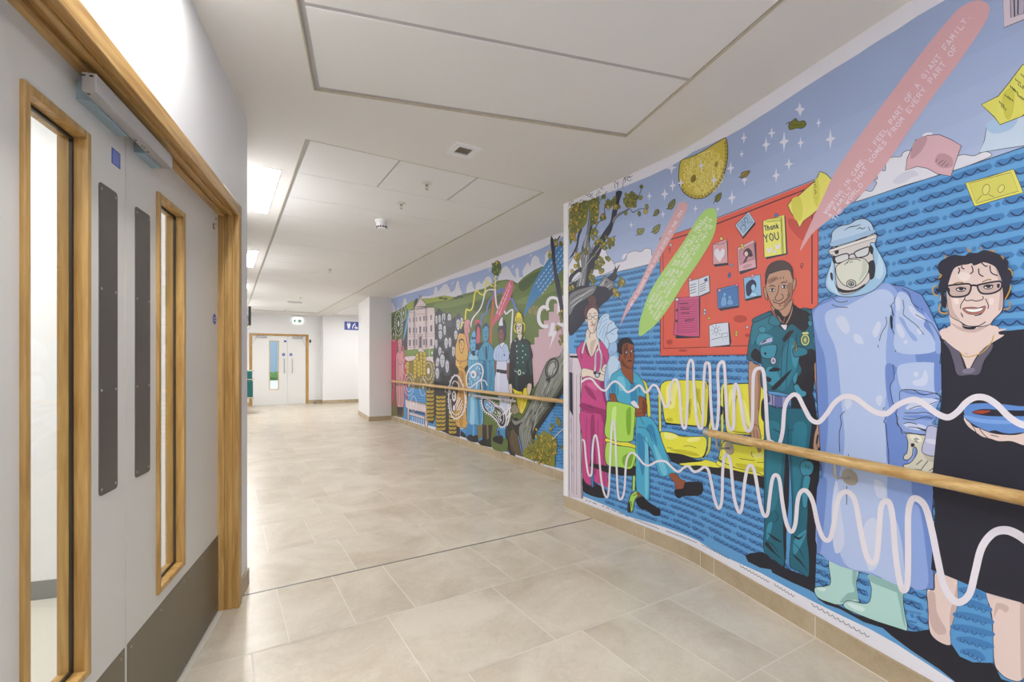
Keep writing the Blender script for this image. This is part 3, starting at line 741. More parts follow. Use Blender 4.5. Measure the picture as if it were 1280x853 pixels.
def E(col, cx, cy, rx, ry=None, n=18, ol=0, rot=0, oc=INK):
    ry = rx if ry is None else ry; c, s = math.cos(rot), math.sin(rot)
    A(col, [(cx + rx * math.cos(k * 2 * math.pi / n) * c - ry * math.sin(k * 2 * math.pi / n) * s, cy + rx * math.cos(k * 2 * math.pi / n) * s + ry * math.sin(k * 2 * math.pi / n) * c) for k in range(n)], 0, ol, oc)
FONT = {'A':"0,0 2,6 4,0|1,2 3,2",'B':"0,0 0,6 3,6 3.4,4.5 3,3.2 0,3|3,3.2 4,1.6 3,0 0,0",'C':"4,5 2,6 0,4 0,2 2,0 4,1",'D':"0,0 0,6 2.5,6 4,3 2.5,0 0,0",'E':"4,6 0,6 0,0 4,0|0,3 3,3",'F':"4,6 0,6 0,0|0,3 3,3",'G':"4,5 2,6 0,4 0,2 2,0 4,1 4,3 2.4,3",'H':"0,0 0,6|4,0 4,6|0,3 4,3",'I':"2,0 2,6",'J':"4,6 4,1 2,0 0,1",'K':"0,0 0,6|4,6 0,2.6|1.4,3.6 4,0",'L':"0,6 0,0 4,0",'M':"0,0 .5,6 2,2 3.5,6 4,0",'N':"0,0 0,6 4,0 4,6",'O':"2,0 0,1.7 0,4.3 2,6 4,4.3 4,1.7 2,0",'P':"0,0 0,6 3,6 4,4.5 3,3 0,3",'R':"0,0 0,6 3,6 4,4.5 3,3 0,3|1.5,3 4,0",'S':"4,5.3 2,6 .3,4.7 3.7,1.8 2,0 0,.8",'T':"2,0 2,6|0,6 4,6",'U':"0,6 0,1.5 2,0 4,1.5 4,6",'V':"0,6 2,0 4,6",'W':"0,6 1,0 2,4 3,0 4,6",'Y':"0,6 2,3 4,6|2,3 2,0",'Z':"0,6 4,6 0,0 4,0",'7':"0,6 4,6 1.5,0",'0':"2,0 .2,1.7 .2,4.3 2,6 3.8,4.3 3.8,1.7 2,0",',':"1.5,.8 1,-1",'.':"1.6,0 1.9,.5","'":"1.5,6 1.2,4.6",
 'h':"0,0 0,6|0,2.6 1.6,4 3,3 3,0",'a':"3,3.8 1,3.8 0,2 1,0 3,1|3,4 3,0",'n':"0,0 0,4|0,2.6 1.6,4 3,3 3,0",'k':"0,0 0,6|3,4 0,1.8|1,2.4 3,0"}
def TX(col, w, txt, p0, p1, h0, h1=None, shear=0):
    """hand lettering from p0 to p1 along a straight baseline"""
    (x0, y0), (x1, y1) = MU.px([p0, p1]); h1 = h1 or h0; n = len(txt); r = random.Random(len(txt))
    D = math.hypot(x1 - x0, y1 - y0); ux, uy = (x1 - x0) / D, (y1 - y0) / D; vx, vy = uy, -ux
    q = (h1 / h0) ; tot = sum(h0 + (h1 - h0) * i / n for i in range(n)); pos = 0; polys = []
    for i, c in enumerate(txt):
        h = h0 + (h1 - h0) * i / n; adv = D * h / tot; g = FONT.get(c)
        if g:
            cw = adv * .66 / 4; j = (r.random() - .5) * .12 * h
            for st_ in g.split('|'):
                pp = []
                for t in st_.split():
                    a, b = t.split(','); a = float(a) * cw + pos; b = float(b) * h / 6 + j
                    pp.append((x0 + ux * (a + shear * b) + vx * b, y0 + uy * (a + shear * b) + vy * b))
                k = len(pp)
                for m_ in range(k - 1):
                    (ax, ay), (bx, by) = pp[m_], pp[m_ + 1]; d = math.hypot(bx - ax, by - ay) or 1
                    e = w / 2; nx, ny = -(by - ay) / d * e, (bx - ax) / d * e; tx, ty = (bx - ax) / d * e * .6, (by - ay) / d * e * .6
                    polys.append(wallp([(ax - tx + nx, ay - ty + ny), (bx + tx + nx, by + ty + ny), (bx + tx - nx, by + ty - ny), (ax - tx - nx, ay - ty - ny)]))
        pos += adv
    MU.add(col, polys)
def scallops(col, w, pts, n, amp):
    """a run of n small scallops along a line between two points (photo pixels)"""
    (x0, y0), (x1, y1) = MU.px(pts); D = math.hypot(x1 - x0, y1 - y0); ux, uy = (x1 - x0) / D, (y1 - y0) / D; p = []
    for i in range(n):
        for k in range(5):
            t = (i + k / 5) / n; dip = math.sin(math.pi * k / 5) * amp; p.append((x0 + ux * D * t - uy * 0, y0 + uy * D * t + dip))
    p.append((x1, y1)); ribbon(col, w, p)
def finish(m):
    par = None
    for P in m.parts:
        if not P['polys'] and P['sub']: continue
        bm = bmesh.new(); cl = bm.loops.layers.float_color.new('ink')
        for col, lv, polys in P['polys']:
            for q in polys:
                cl_q = [q[0]]
                for v in q[1:]:
                    if abs(v[0] - cl_q[-1][0]) + abs(v[1] - cl_q[-1][1]) > 1e-6: cl_q.append(v)
                if len(cl_q) < 3: continue
                vs = [bm.verts.new((a, b, lv * 1e-3)) for a, b in cl_q]

                if len(vs) <= 4 and len(P['polys']) and len(vs) == 3: tr_ = [(0, 1, 2)]
                elif len(vs) == 4: tr_ = [(0, 1, 2, 3)]
                else: tr_ = tessellate_polygon([[Vector((a, b, 0)) for a, b in cl_q]])
                for t in tr_:
                    try: f = bm.faces.new([vs[i] for i in t])
                    except ValueError: continue
                    for lp in f.loops: lp[cl] = col
        for c in m.cuts: bmesh.ops.bisect_plane(bm, geom=bm.verts[:] + bm.edges[:] + bm.faces[:], plane_co=(c, 0, 0), plane_no=(1, 0, 0), dist=1e-6)
        for v in bm.verts: v.co = Vector(m.place(v.co.x, v.co.y, v.co.z * 1e3)) - m.root.location
        me = bpy.data.meshes.new(P['name']); 
        for f in bm.faces:
            f.normal_update()
            if f.normal.x > 0: f.normal_flip()
        bm.to_mesh(me); bm.free(); me.materials.append(PM)
        o = bpy.data.objects.new(P['name'], me); COL.objects.link(o)
        if P['sub'] and par: o.parent = par
        else: o.parent = m.root; par = o
        if P['label']: o['label'] = P['label']
# ------------------------------------------------------------------ near mural: medics, sea, sky and pinboard
near_root = thing('mural', 'large printed wall mural of hospital staff before a blue sea and red pinboard', 'mural', (2.54, 3.0, 0), 0, None)
MU = Mural(near_root, near_map, near_place, [1.10 + .034 * k for k in range(11)])
WHT = (222, 221, 233); NV = (36, 42, 74)
SKY = (160, 178, 216); SEA = (92, 154, 208); SEAD = (64, 122, 182)
part('wallpaper_ground')
def wrect(col, s0, s1, z0, z1, lv=None): MU.add(col, [[(s0, z0), (s1, z0), (s1, z1), (s0, z1)]], lv)
wrect((222, 222, 233), .012, 4.9, .095, CEIL - .002, 0)
part('sky')
sky_top = "711,262 722,257 735,251 750,245 770,237.5 786,231 813,220 834,210 852,200 866,190 880,184 910.5,170 930,159 950,146 966,136 981,126 1002,112 1041,87 1051,81 1074,67 1084,60 1098,51 1120,38 1147,20 1180,1 1215,-24 1262,-58"
tp = [near_map(*p) for p in [tuple(map(float, t.split(','))) for t in sky_top.split()]]
NB = 9
sl, sr = tp[0][0], 4.8
tp.append((sr, tp[-1][1]))
for k in range(NB):      # the print's sky is deeper blue towards the top
    z0 = 1.2 if k == 0 else 1.55 + (k) * .105; z1 = 1.55 + (k + 1) * .105
    u = k / (NB - 1); c = tuple(a + (b - a) * u for a, b in zip((176, 192, 226), (146, 163, 202)))
    if k < NB - 1 and z1 < 2.39: wrect(c, sl, sr, z0, z1, 1)
    else:
        MU.add(c, [[(sl, z0), (sr, z0)] + [(a, b) for a, b in tp[::-1]]], 1); break
part('sea')
bot = "730,621 757,632 786,646 830,659 872,676 891,688 910,698 950,716 990,738 1020,754 1050,769 1088,787 1120,805 1160,831 1193,853 1240,884 1300,930"
bp = [near_map(*p) for p in [tuple(map(float, t.split(','))) for t in bot.split()]] + [(sr, .16)]
hz_pts = [near_map(*p) for p in ((711.5, 353), (746, 344), (790, 337), (824, 327.6), (1069, 252.5), (1120, 236), (1174, 219), (1218, 205), (1280, 184))]
hz_pts[0] = (sl, hz_pts[1][1]); hz_pts.append((sr, hz_pts[-1][1]))
MU.add(SEA, [hz_pts + bp[::-1] + [(sl, bp[0][1])]], 2)
def interp(P, s):
    for (a, b), (c, d) in zip(P, P[1:]):
        if a <= s <= c: return b + (d - b) * (s - a) / max(1e-6, c - a)
    return P[-1][1] if s > P[-1][0] else P[0][1]
part('wave_bands')
rng = random.Random(11); bands, arcs = [], []
z = 1.93
hzline = lambda s: interp(hz_pts, s)
while z > .13:
    s = sl + .03 + rng.random() * .1
    while s < 3.7:
        L = .09 + rng.random() * .30; 
        n = max(2, int(L / .036)); L = n * .036
        ok = z + .018 < min(hzline(s), hzline(s + L)) and z - .020 > max(interp(bp, s), interp(bp, s + L)) + .004
        if ok:
            h = .0145; top = [(s + L * k / 6, z + h + .0025 * math.sin(k * 2.1 + s * 9)) for k in range(7)]; bt = [(s + L * (6 - k) / 6, z - h * .5 - .003 * (k % 2)) for k in range(7)]
            bands.append([(s - .008, z)] + top + [(s + L + .008, z)] + bt)
            tk = .0042; pl = []
            for i in range(n):
                for k in range(4): t = (i + k / 4); pl.append((s + .036 * t + .003, z + .008 - .0150 * math.sin(math.pi * k / 4) ** .8 + .001 * math.sin(i * 1.7)))
            for (a, b), (c, d) in zip(pl, pl[1:]):
                e = tk / 2 / (math.hypot(c - a, d - b) or 1); ex, ez = -(d - b) * e, (c - a) * e; arcs.append([(a - ex, b - ez), (c - ex, d - ez), (c + ex, d + ez), (a + ex, b + ez)])
        s += L + .018
        if rng.random() < .5:
            if z + .018 < hzline(s) and z - .02 > interp(bp, s) + .004: bands.append([(s + .004 + .0075 * math.cos(k * math.pi / 4), z + .0085 * math.sin(k * math.pi / 4)) for k in range(8)])
            s += .022
    z -= .043
MU.add(SEAD, bands, 3)
part('wave_lines')
MU.add((34, 50, 92), arcs, 4)
MU.boxes.append((-1, -1, 9, 9, 4))
part('horizon_line')
MU.add(NV, [[(a[0], a[1] - .0015), (b[0], b[1] - .0015), (b[0], b[1] + .0015), (a[0], a[1] + .0015)] for a, b in zip(hz_pts, hz_pts[1:])], 5)
# clouds
CL = (216, 217, 230)
part('cloud'); Z(700, 180, 3.556)
A(CL, "160,592 230,562 245,530 290,518 300,490 330,476 360,480 380,465 405,470 410,500 438,518 440,526 340,548", 1, .5)
A(CL, "30,560 60,500 55,475 95,485 110,500 150,480 180,460 200,468 215,500 240,530 240,560 160,592 100,600 40,610", 1, .5)
A(CL, "275,505 285,490 300,488 292,500 282,514", 1)
part('cloud'); Z(1000, 140, 5.333)
A(CL, "370,600 400,560 430,525 475,530 500,500 512,470 495,455 516,445 512,400 530,385 568,392 575,340 610,303 672,298 690,270 735,258 800,300 900,380 930,418 700,490 500,560", 1, .7)
A((200, 202, 220), "620,470 650,430 700,400 760,390 790,420 740,440 700,470 660,480", 1)
A(CL, "600,270 640,220 690,170 680,190 650,230 610,265", 1); A(CL, "815,160 840,140 880,138 880,155 850,165", 1)
part('cloud'); Z(1120, 60, 4.0625)
A(CL, "270,620 300,560 340,542 395,548 440,530 472,530 475,555 300,622", 1, .7)
# four pointed sparkles
def star(x, y, h, w):
    part('sparkle')
    A((214, 216, 232), [(x, y - h), (x + w * .22, y - h * .22), (x + w, y - h * .12), (x + w * .25, y + h * .2), (x - w * .05, y + h), (x - w * .25, y + h * .2), (x - w, y + h * .12), (x - w * .25, y - h * .22)], 0)
Z(780, 120, 5.332)
for q in ((800, 280, 42, 22), (785, 388, 28, 16), (712, 482, 45, 26), (720, 680, 52, 28), (803, 560, 42, 22), (985, 248, 40, 26), (948, 325, 52, 28), (1068, 305, 70, 34), (1100, 455, 40, 30), (1015, 530, 52, 26), (477, 752, 26, 18), (625, 755, 22, 13), (260, 790, 28, 16), (170, 668, 32, 17), (272, 655, 42, 28), (325, 598, 42, 24), (318, 480, 44, 36)): star(*q)
Z(1000, 0, 4.264)
for q in ((4, 588, 36, 22), (100, 655, 28, 14), (163, 742, 55, 27), (4, 762, 34, 18)): star(*q)
Z(880, 0, 4.267)
for q in ((510, 582, 36, 28),): star(*q)
Z(690, 160, 5.818)
for q in ((577, 706, 26, 14), ): star(*q)
# disco ball cut by the top edge
part('disco_ball'); Z(780, 120, 5.332)
BALL = "380,435 365,520 368,570 378,610 400,645 430,668 460,682 490,686 525,682 560,665 600,628 632,588 660,540 680,480 690,420 693,370 690,320 682,290 672,280 640,298 600,322 540,360 480,392 430,412"
A((196, 178, 72), BALL, 1, .9)
sub('mirror_tiles'); rb = random.Random(4); tiles = []; tl2 = []
for i in range(26):
    for j in range(26):
        x = 388 + i * 11.6 + (j * .9); y = 292 + j * 14.2 + (300 - i * 11.6) * .33 - 40
        if rb.random() < .18: continue
        u = ((x - 530) / 138) ** 2 + ((y - 500) / 160) ** 2
        top = 435 - (x - 380) * .50
        if u < 1 and y > top + 10:
            c = MU.px([(x, y), (x + 8.2, y - 2.5), (x + 8.2, y + 6.5), (x, y + 9.5)]); (tiles if rb.random() < .6 else tl2).append(wallp(c))
MU.add((216, 204, 118), tiles); MU.add((228, 220, 150), tl2)
A((130, 112, 44), "450,540 475,525 480,560 460,578 446,570", 1); A((150, 130, 50), "605,450 625,435 625,465 608,475", 1)
sub('bead_rim')
rim = [(382, 600), (392, 628), (408, 648), (428, 662), (450, 672), (474, 678), (498, 679), (522, 675), (545, 667), (566, 655), (585, 640), (602, 623), (618, 604), (632, 583), (645, 561), (656, 538), (665, 514), (673, 489), (679, 463), (683, 437), (686, 411), (687, 385), (686, 359), (684, 333), (681, 308)]
for x, y in rim: E((172, 150, 52), x - (x - 530) * .03, y - (y - 480) * .03, 8, 9, 8, .35)
for q in ((515, 465, 45, 20), (600, 562, 46, 24), (380, 580, 36, 24)): star(*q)
# drifting leaves
def leaf(pts, vein, stem, c=(118, 120, 52)):
    part('leaf'); A(c, pts, 1, .7); S((50, 50, 30), .6, vein); S(INK, .8, stem)
Z(780, 120, 5.332)
leaf("318,755 300,750 300,735 320,710 340,690 338,725", "305,748 325,725 338,700", "300,745 290,752 282,755")
leaf("205,780 208,765 225,757 235,765 230,785 212,795", "208,790 225,770", "208,792 198,800 190,802")
leaf("608,690 615,665 648,646 645,680 630,703 615,705", "612,695 640,660", "610,695 600,712 597,717")
leaf("780,545 785,515 810,503 840,500 825,530 800,545", "790,540 815,520 835,505", "785,545 765,540", (150, 128, 60))
leaf("1105,225 1100,185 1125,165 1145,150 1165,170 1200,165 1215,190 1190,215 1150,215", "1112,190 1150,195 1190,190", "1105,180 1095,175 1082,190", (110, 112, 40))
Z(700, 180, 3.556)
leaf("483,288 482,272 495,255 512,246 508,275 495,290", "486,284 508,252", "484,284 477,291", (126, 124, 62))
leaf("345,400 345,380 360,377 375,378 368,398 355,405", "350,398 368,384", "347,400 338,410", (140, 142, 88))
leaf("412,388 420,370 445,358 440,385 425,400", "418,392 440,366", "415,390 403,394", (134, 134, 76))
leaf("418,315 422,300 432,292 441,297 436,310 428,320", "422,314 436,298", "420,315 412,322", (126, 124, 62))
# tree in the corner
TR = (116, 118, 124); LF = (124, 126, 54); LF2 = (176, 152, 60); BK = (40, 42, 60)
part('tree', 'grey and black twisted tree with olive and gold leaves')
Z(700, 240, 6.093)
sub('tree_trunk')
A(BK, "66,853 70,700 76,640 140,585 190,560 235,470 300,360 345,290 385,230 400,150 425,60 430,0 472,0 455,60 440,130 420,200 405,250 385,310 350,360 320,430 285,520 255,600 225,690 195,853", 1, .6)
A(TR, "66,853 110,780 130,690 165,600 160,480 175,400 200,330 220,200 225,100 240,110 238,200 225,300 222,380 235,440 215,540 200,640 180,760 150,853", 1, .5)
A(TR, "235,440 260,390 300,345 305,330 280,360 255,420 240,470", 1)
A(BK, "70,510 100,460 125,400 135,330 160,280 170,285 150,340 135,420 105,480", 1)
A(BK, "235,250 245,130 260,120 250,250 235,330 225,400 218,330", 1)
A(TR, "405,250 400,210 430,175 500,140 530,125 520,140 470,170 425,205", 1, .5)
A(TR, "180,853 230,800 280,740 330,650 345,640 400,680 415,720 350,770 280,830 260,853", 1, .6)
A(BK, "260,853 330,790 410,730 395,790 330,853", 1)
A(BK, "365,655 400,620 425,570 430,590 455,555 430,620 440,640 410,680", 1, .5)
A((206, 207, 220), "90,680 110,640 150,610 160,640 120,680", 1)
for q in ("120,800 150,700 170,620|140,840 165,760 180,660|195,560 205,480 215,420|250,420 280,375|185,500 190,400 205,330", "240,820 290,760 340,690|280,810 340,745 395,700|300,720 330,690 350,665"): S((196, 198, 206), .9, q, taper=1)
for q in ("135,720 150,680|170,700 165,760|200,560 215,520|340,700 355,680 360,700", "165,440 175,420 172,470|150,790 160,770"): S(INK, 1.0, q, taper=1)
S((150, 152, 158), 1.2, "75,700 150,640 200,560 300,430 330,400 340,380")
S(BK, 1.0, "270,280 290,240 320,210 335,180|320,430 360,380 410,345 425,335|385,780 430,740 470,700|420,780 450,810 480,832|345,180 340,130 350,110|130,500 120,470 140,430")
Z(700, 370, 5.687); A(BK, "66,10 66,270 130,235 190,160 260,100 320,40 345,-20 330,-60 200,-70 120,-60", 1, .6); A(TR, "66,10 100,-30 190,-60 260,-70 240,-20 200,10 150,40 110,70 66,140", 1, .4); S((196, 198, 206), .9, "70,60 120,20 190,-20|75,90 110,60 160,20|150,10 200,-30 240,-50", taper=1); S(INK, .8, "70,30 130,-10 200,-40|80,115 110,110 150,100|100,140 130,120 170,115", taper=1)
Z(700, 240, 6.093)
sub('leaves')
rl = random.Random(21)
def leafs(cx, cy, rx, ry, n, sz=10, gold=.25):
    sz *= 1.25; n = int(n * 1.2 + .5)
    for k in range(n):
        a = rl.random() * 6.283; q = rl.random() ** .5
        E(LF2 if rl.random() < gold else (LF if rl.random() < .6 else (104, 108, 44)), cx + math.cos(a) * rx * q, cy + math.sin(a) * ry * q, sz * (.75 + .3 * rl.random()), sz * 1.5 * (.75 + .3 * rl.random()), 9, .45, rl.random() * 1.2 - .6, (60, 60, 34))
A((110, 114, 46), "76,395 74,180 95,120 130,90 180,80 230,60 270,45 295,80 300,130 290,200 265,240 240,260 235,200 225,120 215,160 205,230 180,270 150,290 125,320 105,350", 1)
leafs(140, 160, 62, 70, 44); leafs(110, 280, 34, 95, 26); leafs(265, 90, 36, 50, 14); leafs(265, 190, 30, 60, 12); leafs(200, 110, 40, 40, 12)
leafs(370, 95, 26, 26, 8); leafs(430, 85, 34, 40, 14); leafs(525, 65, 30, 60, 14); leafs(335, 200, 20, 38, 6); leafs(260, 320, 26, 55, 9); leafs(350, 385, 48, 44, 15, 10, .1); leafs(285, 380, 18, 20, 4); leafs(398, 365, 18, 36, 5)
leafs(195, 450, 12, 28, 4); leafs(270, 475, 8, 10, 1); leafs(135, 530, 26, 55, 9); leafs(300, 560, 40, 62, 16, 10, .2); leafs(245, 650, 26, 60, 9, 10, .2); leafs(362, 510, 12, 16, 2, 12); leafs(470, 690, 26, 34, 7, 10, .3); leafs(430, 765, 28, 34, 6, 10, .3); leafs(500, 168, 8, 12, 1, 12); leafs(85, 735, 20, 20, 4); leafs(90, 600, 8, 10, 1, 12)
Z(690, 160, 5.818)
leafs(652, 430, 8, 12, 1, 10); leafs(648, 502, 12, 10, 1, 12); leafs(685, 568, 8, 10, 1, 12); leafs(680, 605, 10, 12, 1, 12); leafs(630, 618, 8, 12, 1, 10); leafs(580, 530, 42, 50, 22, 11); leafs(378, 508, 8, 10, 1, 12)
S((50, 52, 48), .8, "615,525 640,480 655,440|575,590 590,615 620,600 650,588 680,590|350,530 380,490 402,462|590,610 600,616")
sub('line_doodles')      # black outline leaves left unpainted on the white border
for x, y, r_ in ((140, 555, 10), (150, 530, 8), (165, 560, 9), (218, 535, 12), (270, 490, 10), (285, 475, 12), (288, 500, 9), (335, 490, 11), (345, 465, 9), (365, 440, 8), (540, 370, 11), (555, 350, 9), (572, 345, 13), (562, 372, 14)):
    p = [(x + r_ * math.cos(k * .9), y + r_ * .9 * math.sin(k * .9)) for k in range(7)]
    S(INK, .55, p)
S(INK, .6, "460,440 455,380 475,410 480,390 478,440|515,440 520,380 535,360 530,400|240,485 255,490 268,480")
# pinboard
part('pinboard', 'red pinboard with notes, cards and photographs')
Z(820, 200, 3.555)
RED = (204, 84, 70); 
A((212, 92, 76), "20,345 270,262 700,95 725,80 722,640 720,700 430,760 410,853 18,853", 0)
A((212, 92, 76), "20,853 410,853 408,868 20,872", 0)
Z(820, 200, 3.555); S(INK, .7, "18,348 270,258 705,88", 0); S(INK, 1.4, "34,362 272,284 705,116", 0); S(INK, .8, "30,356 34,600 33,838 408,826", 0); S(INK, .8, "18,348 20,853 20,872 410,866", 0); S(INK, 1.5, "694,240 694,640", 0); S(INK, .7, "720,240 720,640", 0)
for x, y, rx_, ry_ in ((375, 707, 30, 17), (60, 810, 14, 12), (120, 848, 20, 5), (407, 780, 12, 8)): E((176, 66, 56), x, y, rx_, ry_)
A((188, 74, 66), "590,260 640,270 690,255 690,320 650,356 610,320 590,290", 1)
def pin(x, y, c, sz=7): E(c, x, y, sz, sz, 10, .5)
def note(label, shadow, body, col, ex=0):
    sub('pinned_note', label); A((44, 42, 66), shadow, 0); A(col, body, 0, .8)
note('pale blue photograph on the pinboard', "352,300 388,352 444,285 440,276 386,344", "352,290 412,230 442,275 387,342", (176, 198, 222))
A((150, 180, 214), "362,290 410,243 432,276 388,326", 0, .5); S(INK, .5, "380,312 378,296 390,290 398,296 396,310|398,278 394,262 404,258 410,268 408,280 425,275"); S(INK, .5, "390,290 384,284 388,276 396,278 396,288 390,290")
note('pink card with a white heart on the pinboard', "258,468 262,476 322,468 320,360", "252,375 316,352 320,458 254,465", (206, 158, 168))
A(WHT, "283,452 262,425 263,402 276,395 285,408 296,394 305,402 304,422 292,440", 1); S(INK, .5, "252,375 300,372 316,358"); pin(291, 350, (220, 215, 120))
note('pink photograph on the pinboard', "372,502 376,510 450,482 446,360", "362,392 436,355 446,478 368,497", (212, 166, 178))
A((188, 136, 150), "370,402 434,370 438,440 374,466", 0, .6); A((60, 44, 60), "392,405 410,392 425,405 430,428 410,432 402,450 388,458 400,432 390,425", 1); E((222, 190, 196), 402, 418, 9, 12, 12, .4); A((190, 140, 155), "385,478 400,466 425,462 425,470 400,482", 1); pin(383, 380, (205, 200, 80)); pin(386, 390, (205, 200, 80))
note('yellow thank you card on the pinboard', "488,436 492,442 586,420 576,250 570,250", "476,272 572,244 580,416 482,434", (222, 220, 112))
A((214, 210, 100), "476,272 500,262 560,255 556,270 500,275", 0, .5); S(INK, .7, "556,262 562,420", 0); S(INK, .5, "560,255 568,418", 0)
TX(NV, 1.1, 'Thank', (486, 316), (552, 303), 6.2); TX(NV, 1.2, 'YOU', (486, 366), (556, 352), 9.5)
for hx, hy, q in ((504, 402, 12), (541, 386, 12), (527, 407, 8)): A(WHT, [(hx, hy + q), (hx - q, hy - q * .2), (hx - q * .5, hy - q * .9), (hx, hy - q * .3), (hx + q * .6, hy - q * 1.2), (hx + q, hy - q * .4)], 1)
pin(536, 246, (70, 130, 200), 8)
note('white letter on the pinboard', "150,606 190,612 242,590 240,516", "146,540 190,528 236,512 240,585 196,605 150,610", (208, 214, 230))
for k in range(4): S(NV, .7, f"152,{558 + k * 12} 178,{550 + k * 12}|196,{556 + k * 10} 222,{546 + k * 10}", 0)
S(NV, .5, "190,530 192,602", 0); A((60, 90, 150), "215,530 228,524 230,538 217,543", 0, .4); pin(152, 532, (210, 160, 170))
note('magenta ruled sheet on the pinboard', "86,785 90,794 196,790 198,612 190,612", "86,614 192,606 194,785 140,786 78,778 84,720", (196, 84, 130))
for k in range(15): S((90, 40, 84), .5, f"96,{628 + k * 10} 186,{622 + k * 10}", 0)
S((60, 30, 66), .9, "104,640 145,638|110,655 158,654|108,664 150,662|112,682 150,680|130,712 172,706|128,718 168,714", 0); S((90, 40, 84), .5, "100,620 96,770", 0); pin(94, 621, (225, 228, 238)); pin(94, 668, (110, 50, 60), 5); pin(92, 716, (110, 50, 60), 5)
note('blue photograph of two people on the pinboard', "280,662 286,672 370,656 368,560", "272,575 366,552 370,648 276,660", (76, 132, 196))
A((66, 118, 184), "280,582 362,564 364,640 282,650", 0, .5); A((110, 160, 212), "288,648 292,615 300,606 312,612 314,646", 1, .4); E((110, 160, 212), 306, 598, 8, 10, 10, .4); A((110, 160, 212), "318,644 320,622 330,612 340,622 344,642", 1, .4); E((110, 160, 212), 329, 612, 8, 11, 10, .4); pin(283, 580, (220, 150, 170)); pin(360, 555, (220, 110, 140))
note('light blue portrait photograph on the pinboard', "396,622 400,628 470,612 460,520", "390,525 464,510 470,602 396,620", (132, 182, 222))
A((36, 44, 84), "404,600 400,560 412,540 432,532 446,548 444,570 432,575 425,590 415,604", 1); E((150, 196, 230), 433, 568, 10, 16, 12, .5); A((160, 204, 234), "420,608 424,592 440,588 452,604", 1, .4); pin(430, 515, (210, 160, 175)); pin(428, 524, (210, 160, 175), 5)
note('white sun drawing on the pinboard', "240,828 330,828 336,810 326,724", "236,738 260,728 322,722 328,822 240,832", (206, 216, 234))
E((206, 216, 234), 268, 757, 8, 11, 12, .6)
for k in range(8): a = k * math.pi / 4; S(NV, .5, [(268 + 14 * math.cos(a), 757 + 16 * math.sin(a)), (268 + 22 * math.cos(a), 757 + 26 * math.sin(a))], 0)
S(NV, .6, "246,800 292,788|292,775 318,768 320,784 295,790 292,775|297,796 299,800|312,792 314,796", 0)
for x, y, c in ((66, 378, (200, 210, 226)), (336, 468, (120, 170, 215)), (328, 508, (60, 110, 180)), (326, 518, (60, 110, 180)), (218, 668, (180, 200, 224)), (217, 682, (160, 186, 214)), (236, 704, (210, 200, 70)), (358, 766, (200, 196, 80)), (358, 778, (200, 196, 80)), (406, 744, (200, 210, 226))): sub('drawing_pin'); pin(x, y, c, 6)
sub('paper_clip')
S(INK, .7, "60,400 56,395 60,390 64,396 62,408 57,410|646,480 642,470 648,460 655,464 652,474 648,484|650,470 646,476")
# paper notes blown over the board and sea
part('flying_note', 'bright yellow note blowing over the top of the pinboard'); Z(940, 220, 7.755)
A((218, 214, 104), "348,285 380,240 450,195 520,130 600,60 640,5 660,-45 720,-20 760,20 820,75 740,220 690,285 580,380 500,440 462,500 430,430 375,350", 0, .9)
A((204, 200, 80), "385,240 440,200 480,230 495,330 480,420 440,440 400,380", 1); A((204, 200, 80), "600,70 635,20 655,120 655,240 630,300 600,240 590,150", 1)
S(INK, .8, "600,65 612,60 618,55|603,90 612,85 622,80|606,112 616,108 626,100|608,130 618,150|616,180 622,150 628,158|620,215 626,220", 0)
part('flying_note', 'pink folded note blowing above the horizon'); Z(1120, 60, 4.0625)
A((206, 168, 182), "48,622 58,560 100,468 160,445 220,440 280,465 333,497 300,590 280,652 210,640 160,612 110,602", 0, .8)
A((180, 142, 154), "75,560 95,475 158,452 145,500 110,545", 1); A((180, 142, 154), "200,570 215,540 250,538 285,560 288,600 250,610 215,600", 1); S(INK, .6, "200,582 212,565|215,590 240,570|230,600 255,575|250,603 268,588")
part('flying_note', 'pale blue sheet behind the yellow note at the edge of the view'); 
A((190, 208, 230), "422,533 450,470 465,378 560,360 650,345 760,330 770,470 650,497 560,510", 0, .7); A((160, 190, 222), "465,378 610,345 600,400 540,430 480,430", 1)
part('flying_note', 'yellow note with scribbled writing at the edge of the view')
A((214, 210, 100), "434,288 520,245 580,170 640,90 700,40 800,-20 860,110 760,250 640,348 530,390 500,350", 0, .9); A((196, 192, 74), "560,215 600,205 600,300 580,360 555,350 540,260", 1)
for x, y in ((530, 270), (540, 290), (558, 235), (575, 245), (585, 190), (600, 205), (612, 155), (625, 180), (622, 235), (640, 245), (640, 130), (650, 190)): S(INK, .9, [(x - 4 + k * 5, y + (k % 2) * 9 + k * 4) for k in range(6)], 0)
part('flying_note', 'yellow picture note lying on the painted sea')
A((216, 212, 100), "352,686 470,655 598,615 648,735 520,770 400,806", 0, .9); A((206, 202, 96), "372,688 585,632 622,728 408,790", 0, .6); E((214, 210, 110), 458, 720, 18, 28, 14, .6, .3); E((214, 210, 110), 535, 715, 14, 22, 14, .6, .6); S(INK, .6, "410,780 430,755 440,748|470,745 500,758")
part('window_drawing', 'line drawing of a sash window at the top edge'); Z(1000, 0, 4.264)
A((206, 192, 206), "1078,-120 1500,-120 1500,-20 1088,148", 0, .9); A((176, 168, 190), "1120,-60 1200,-60 1195,70 1125,95", 0, .9); S(INK, 1.6, "1140,-60 1145,90|1165,-60 1162,78", 0)
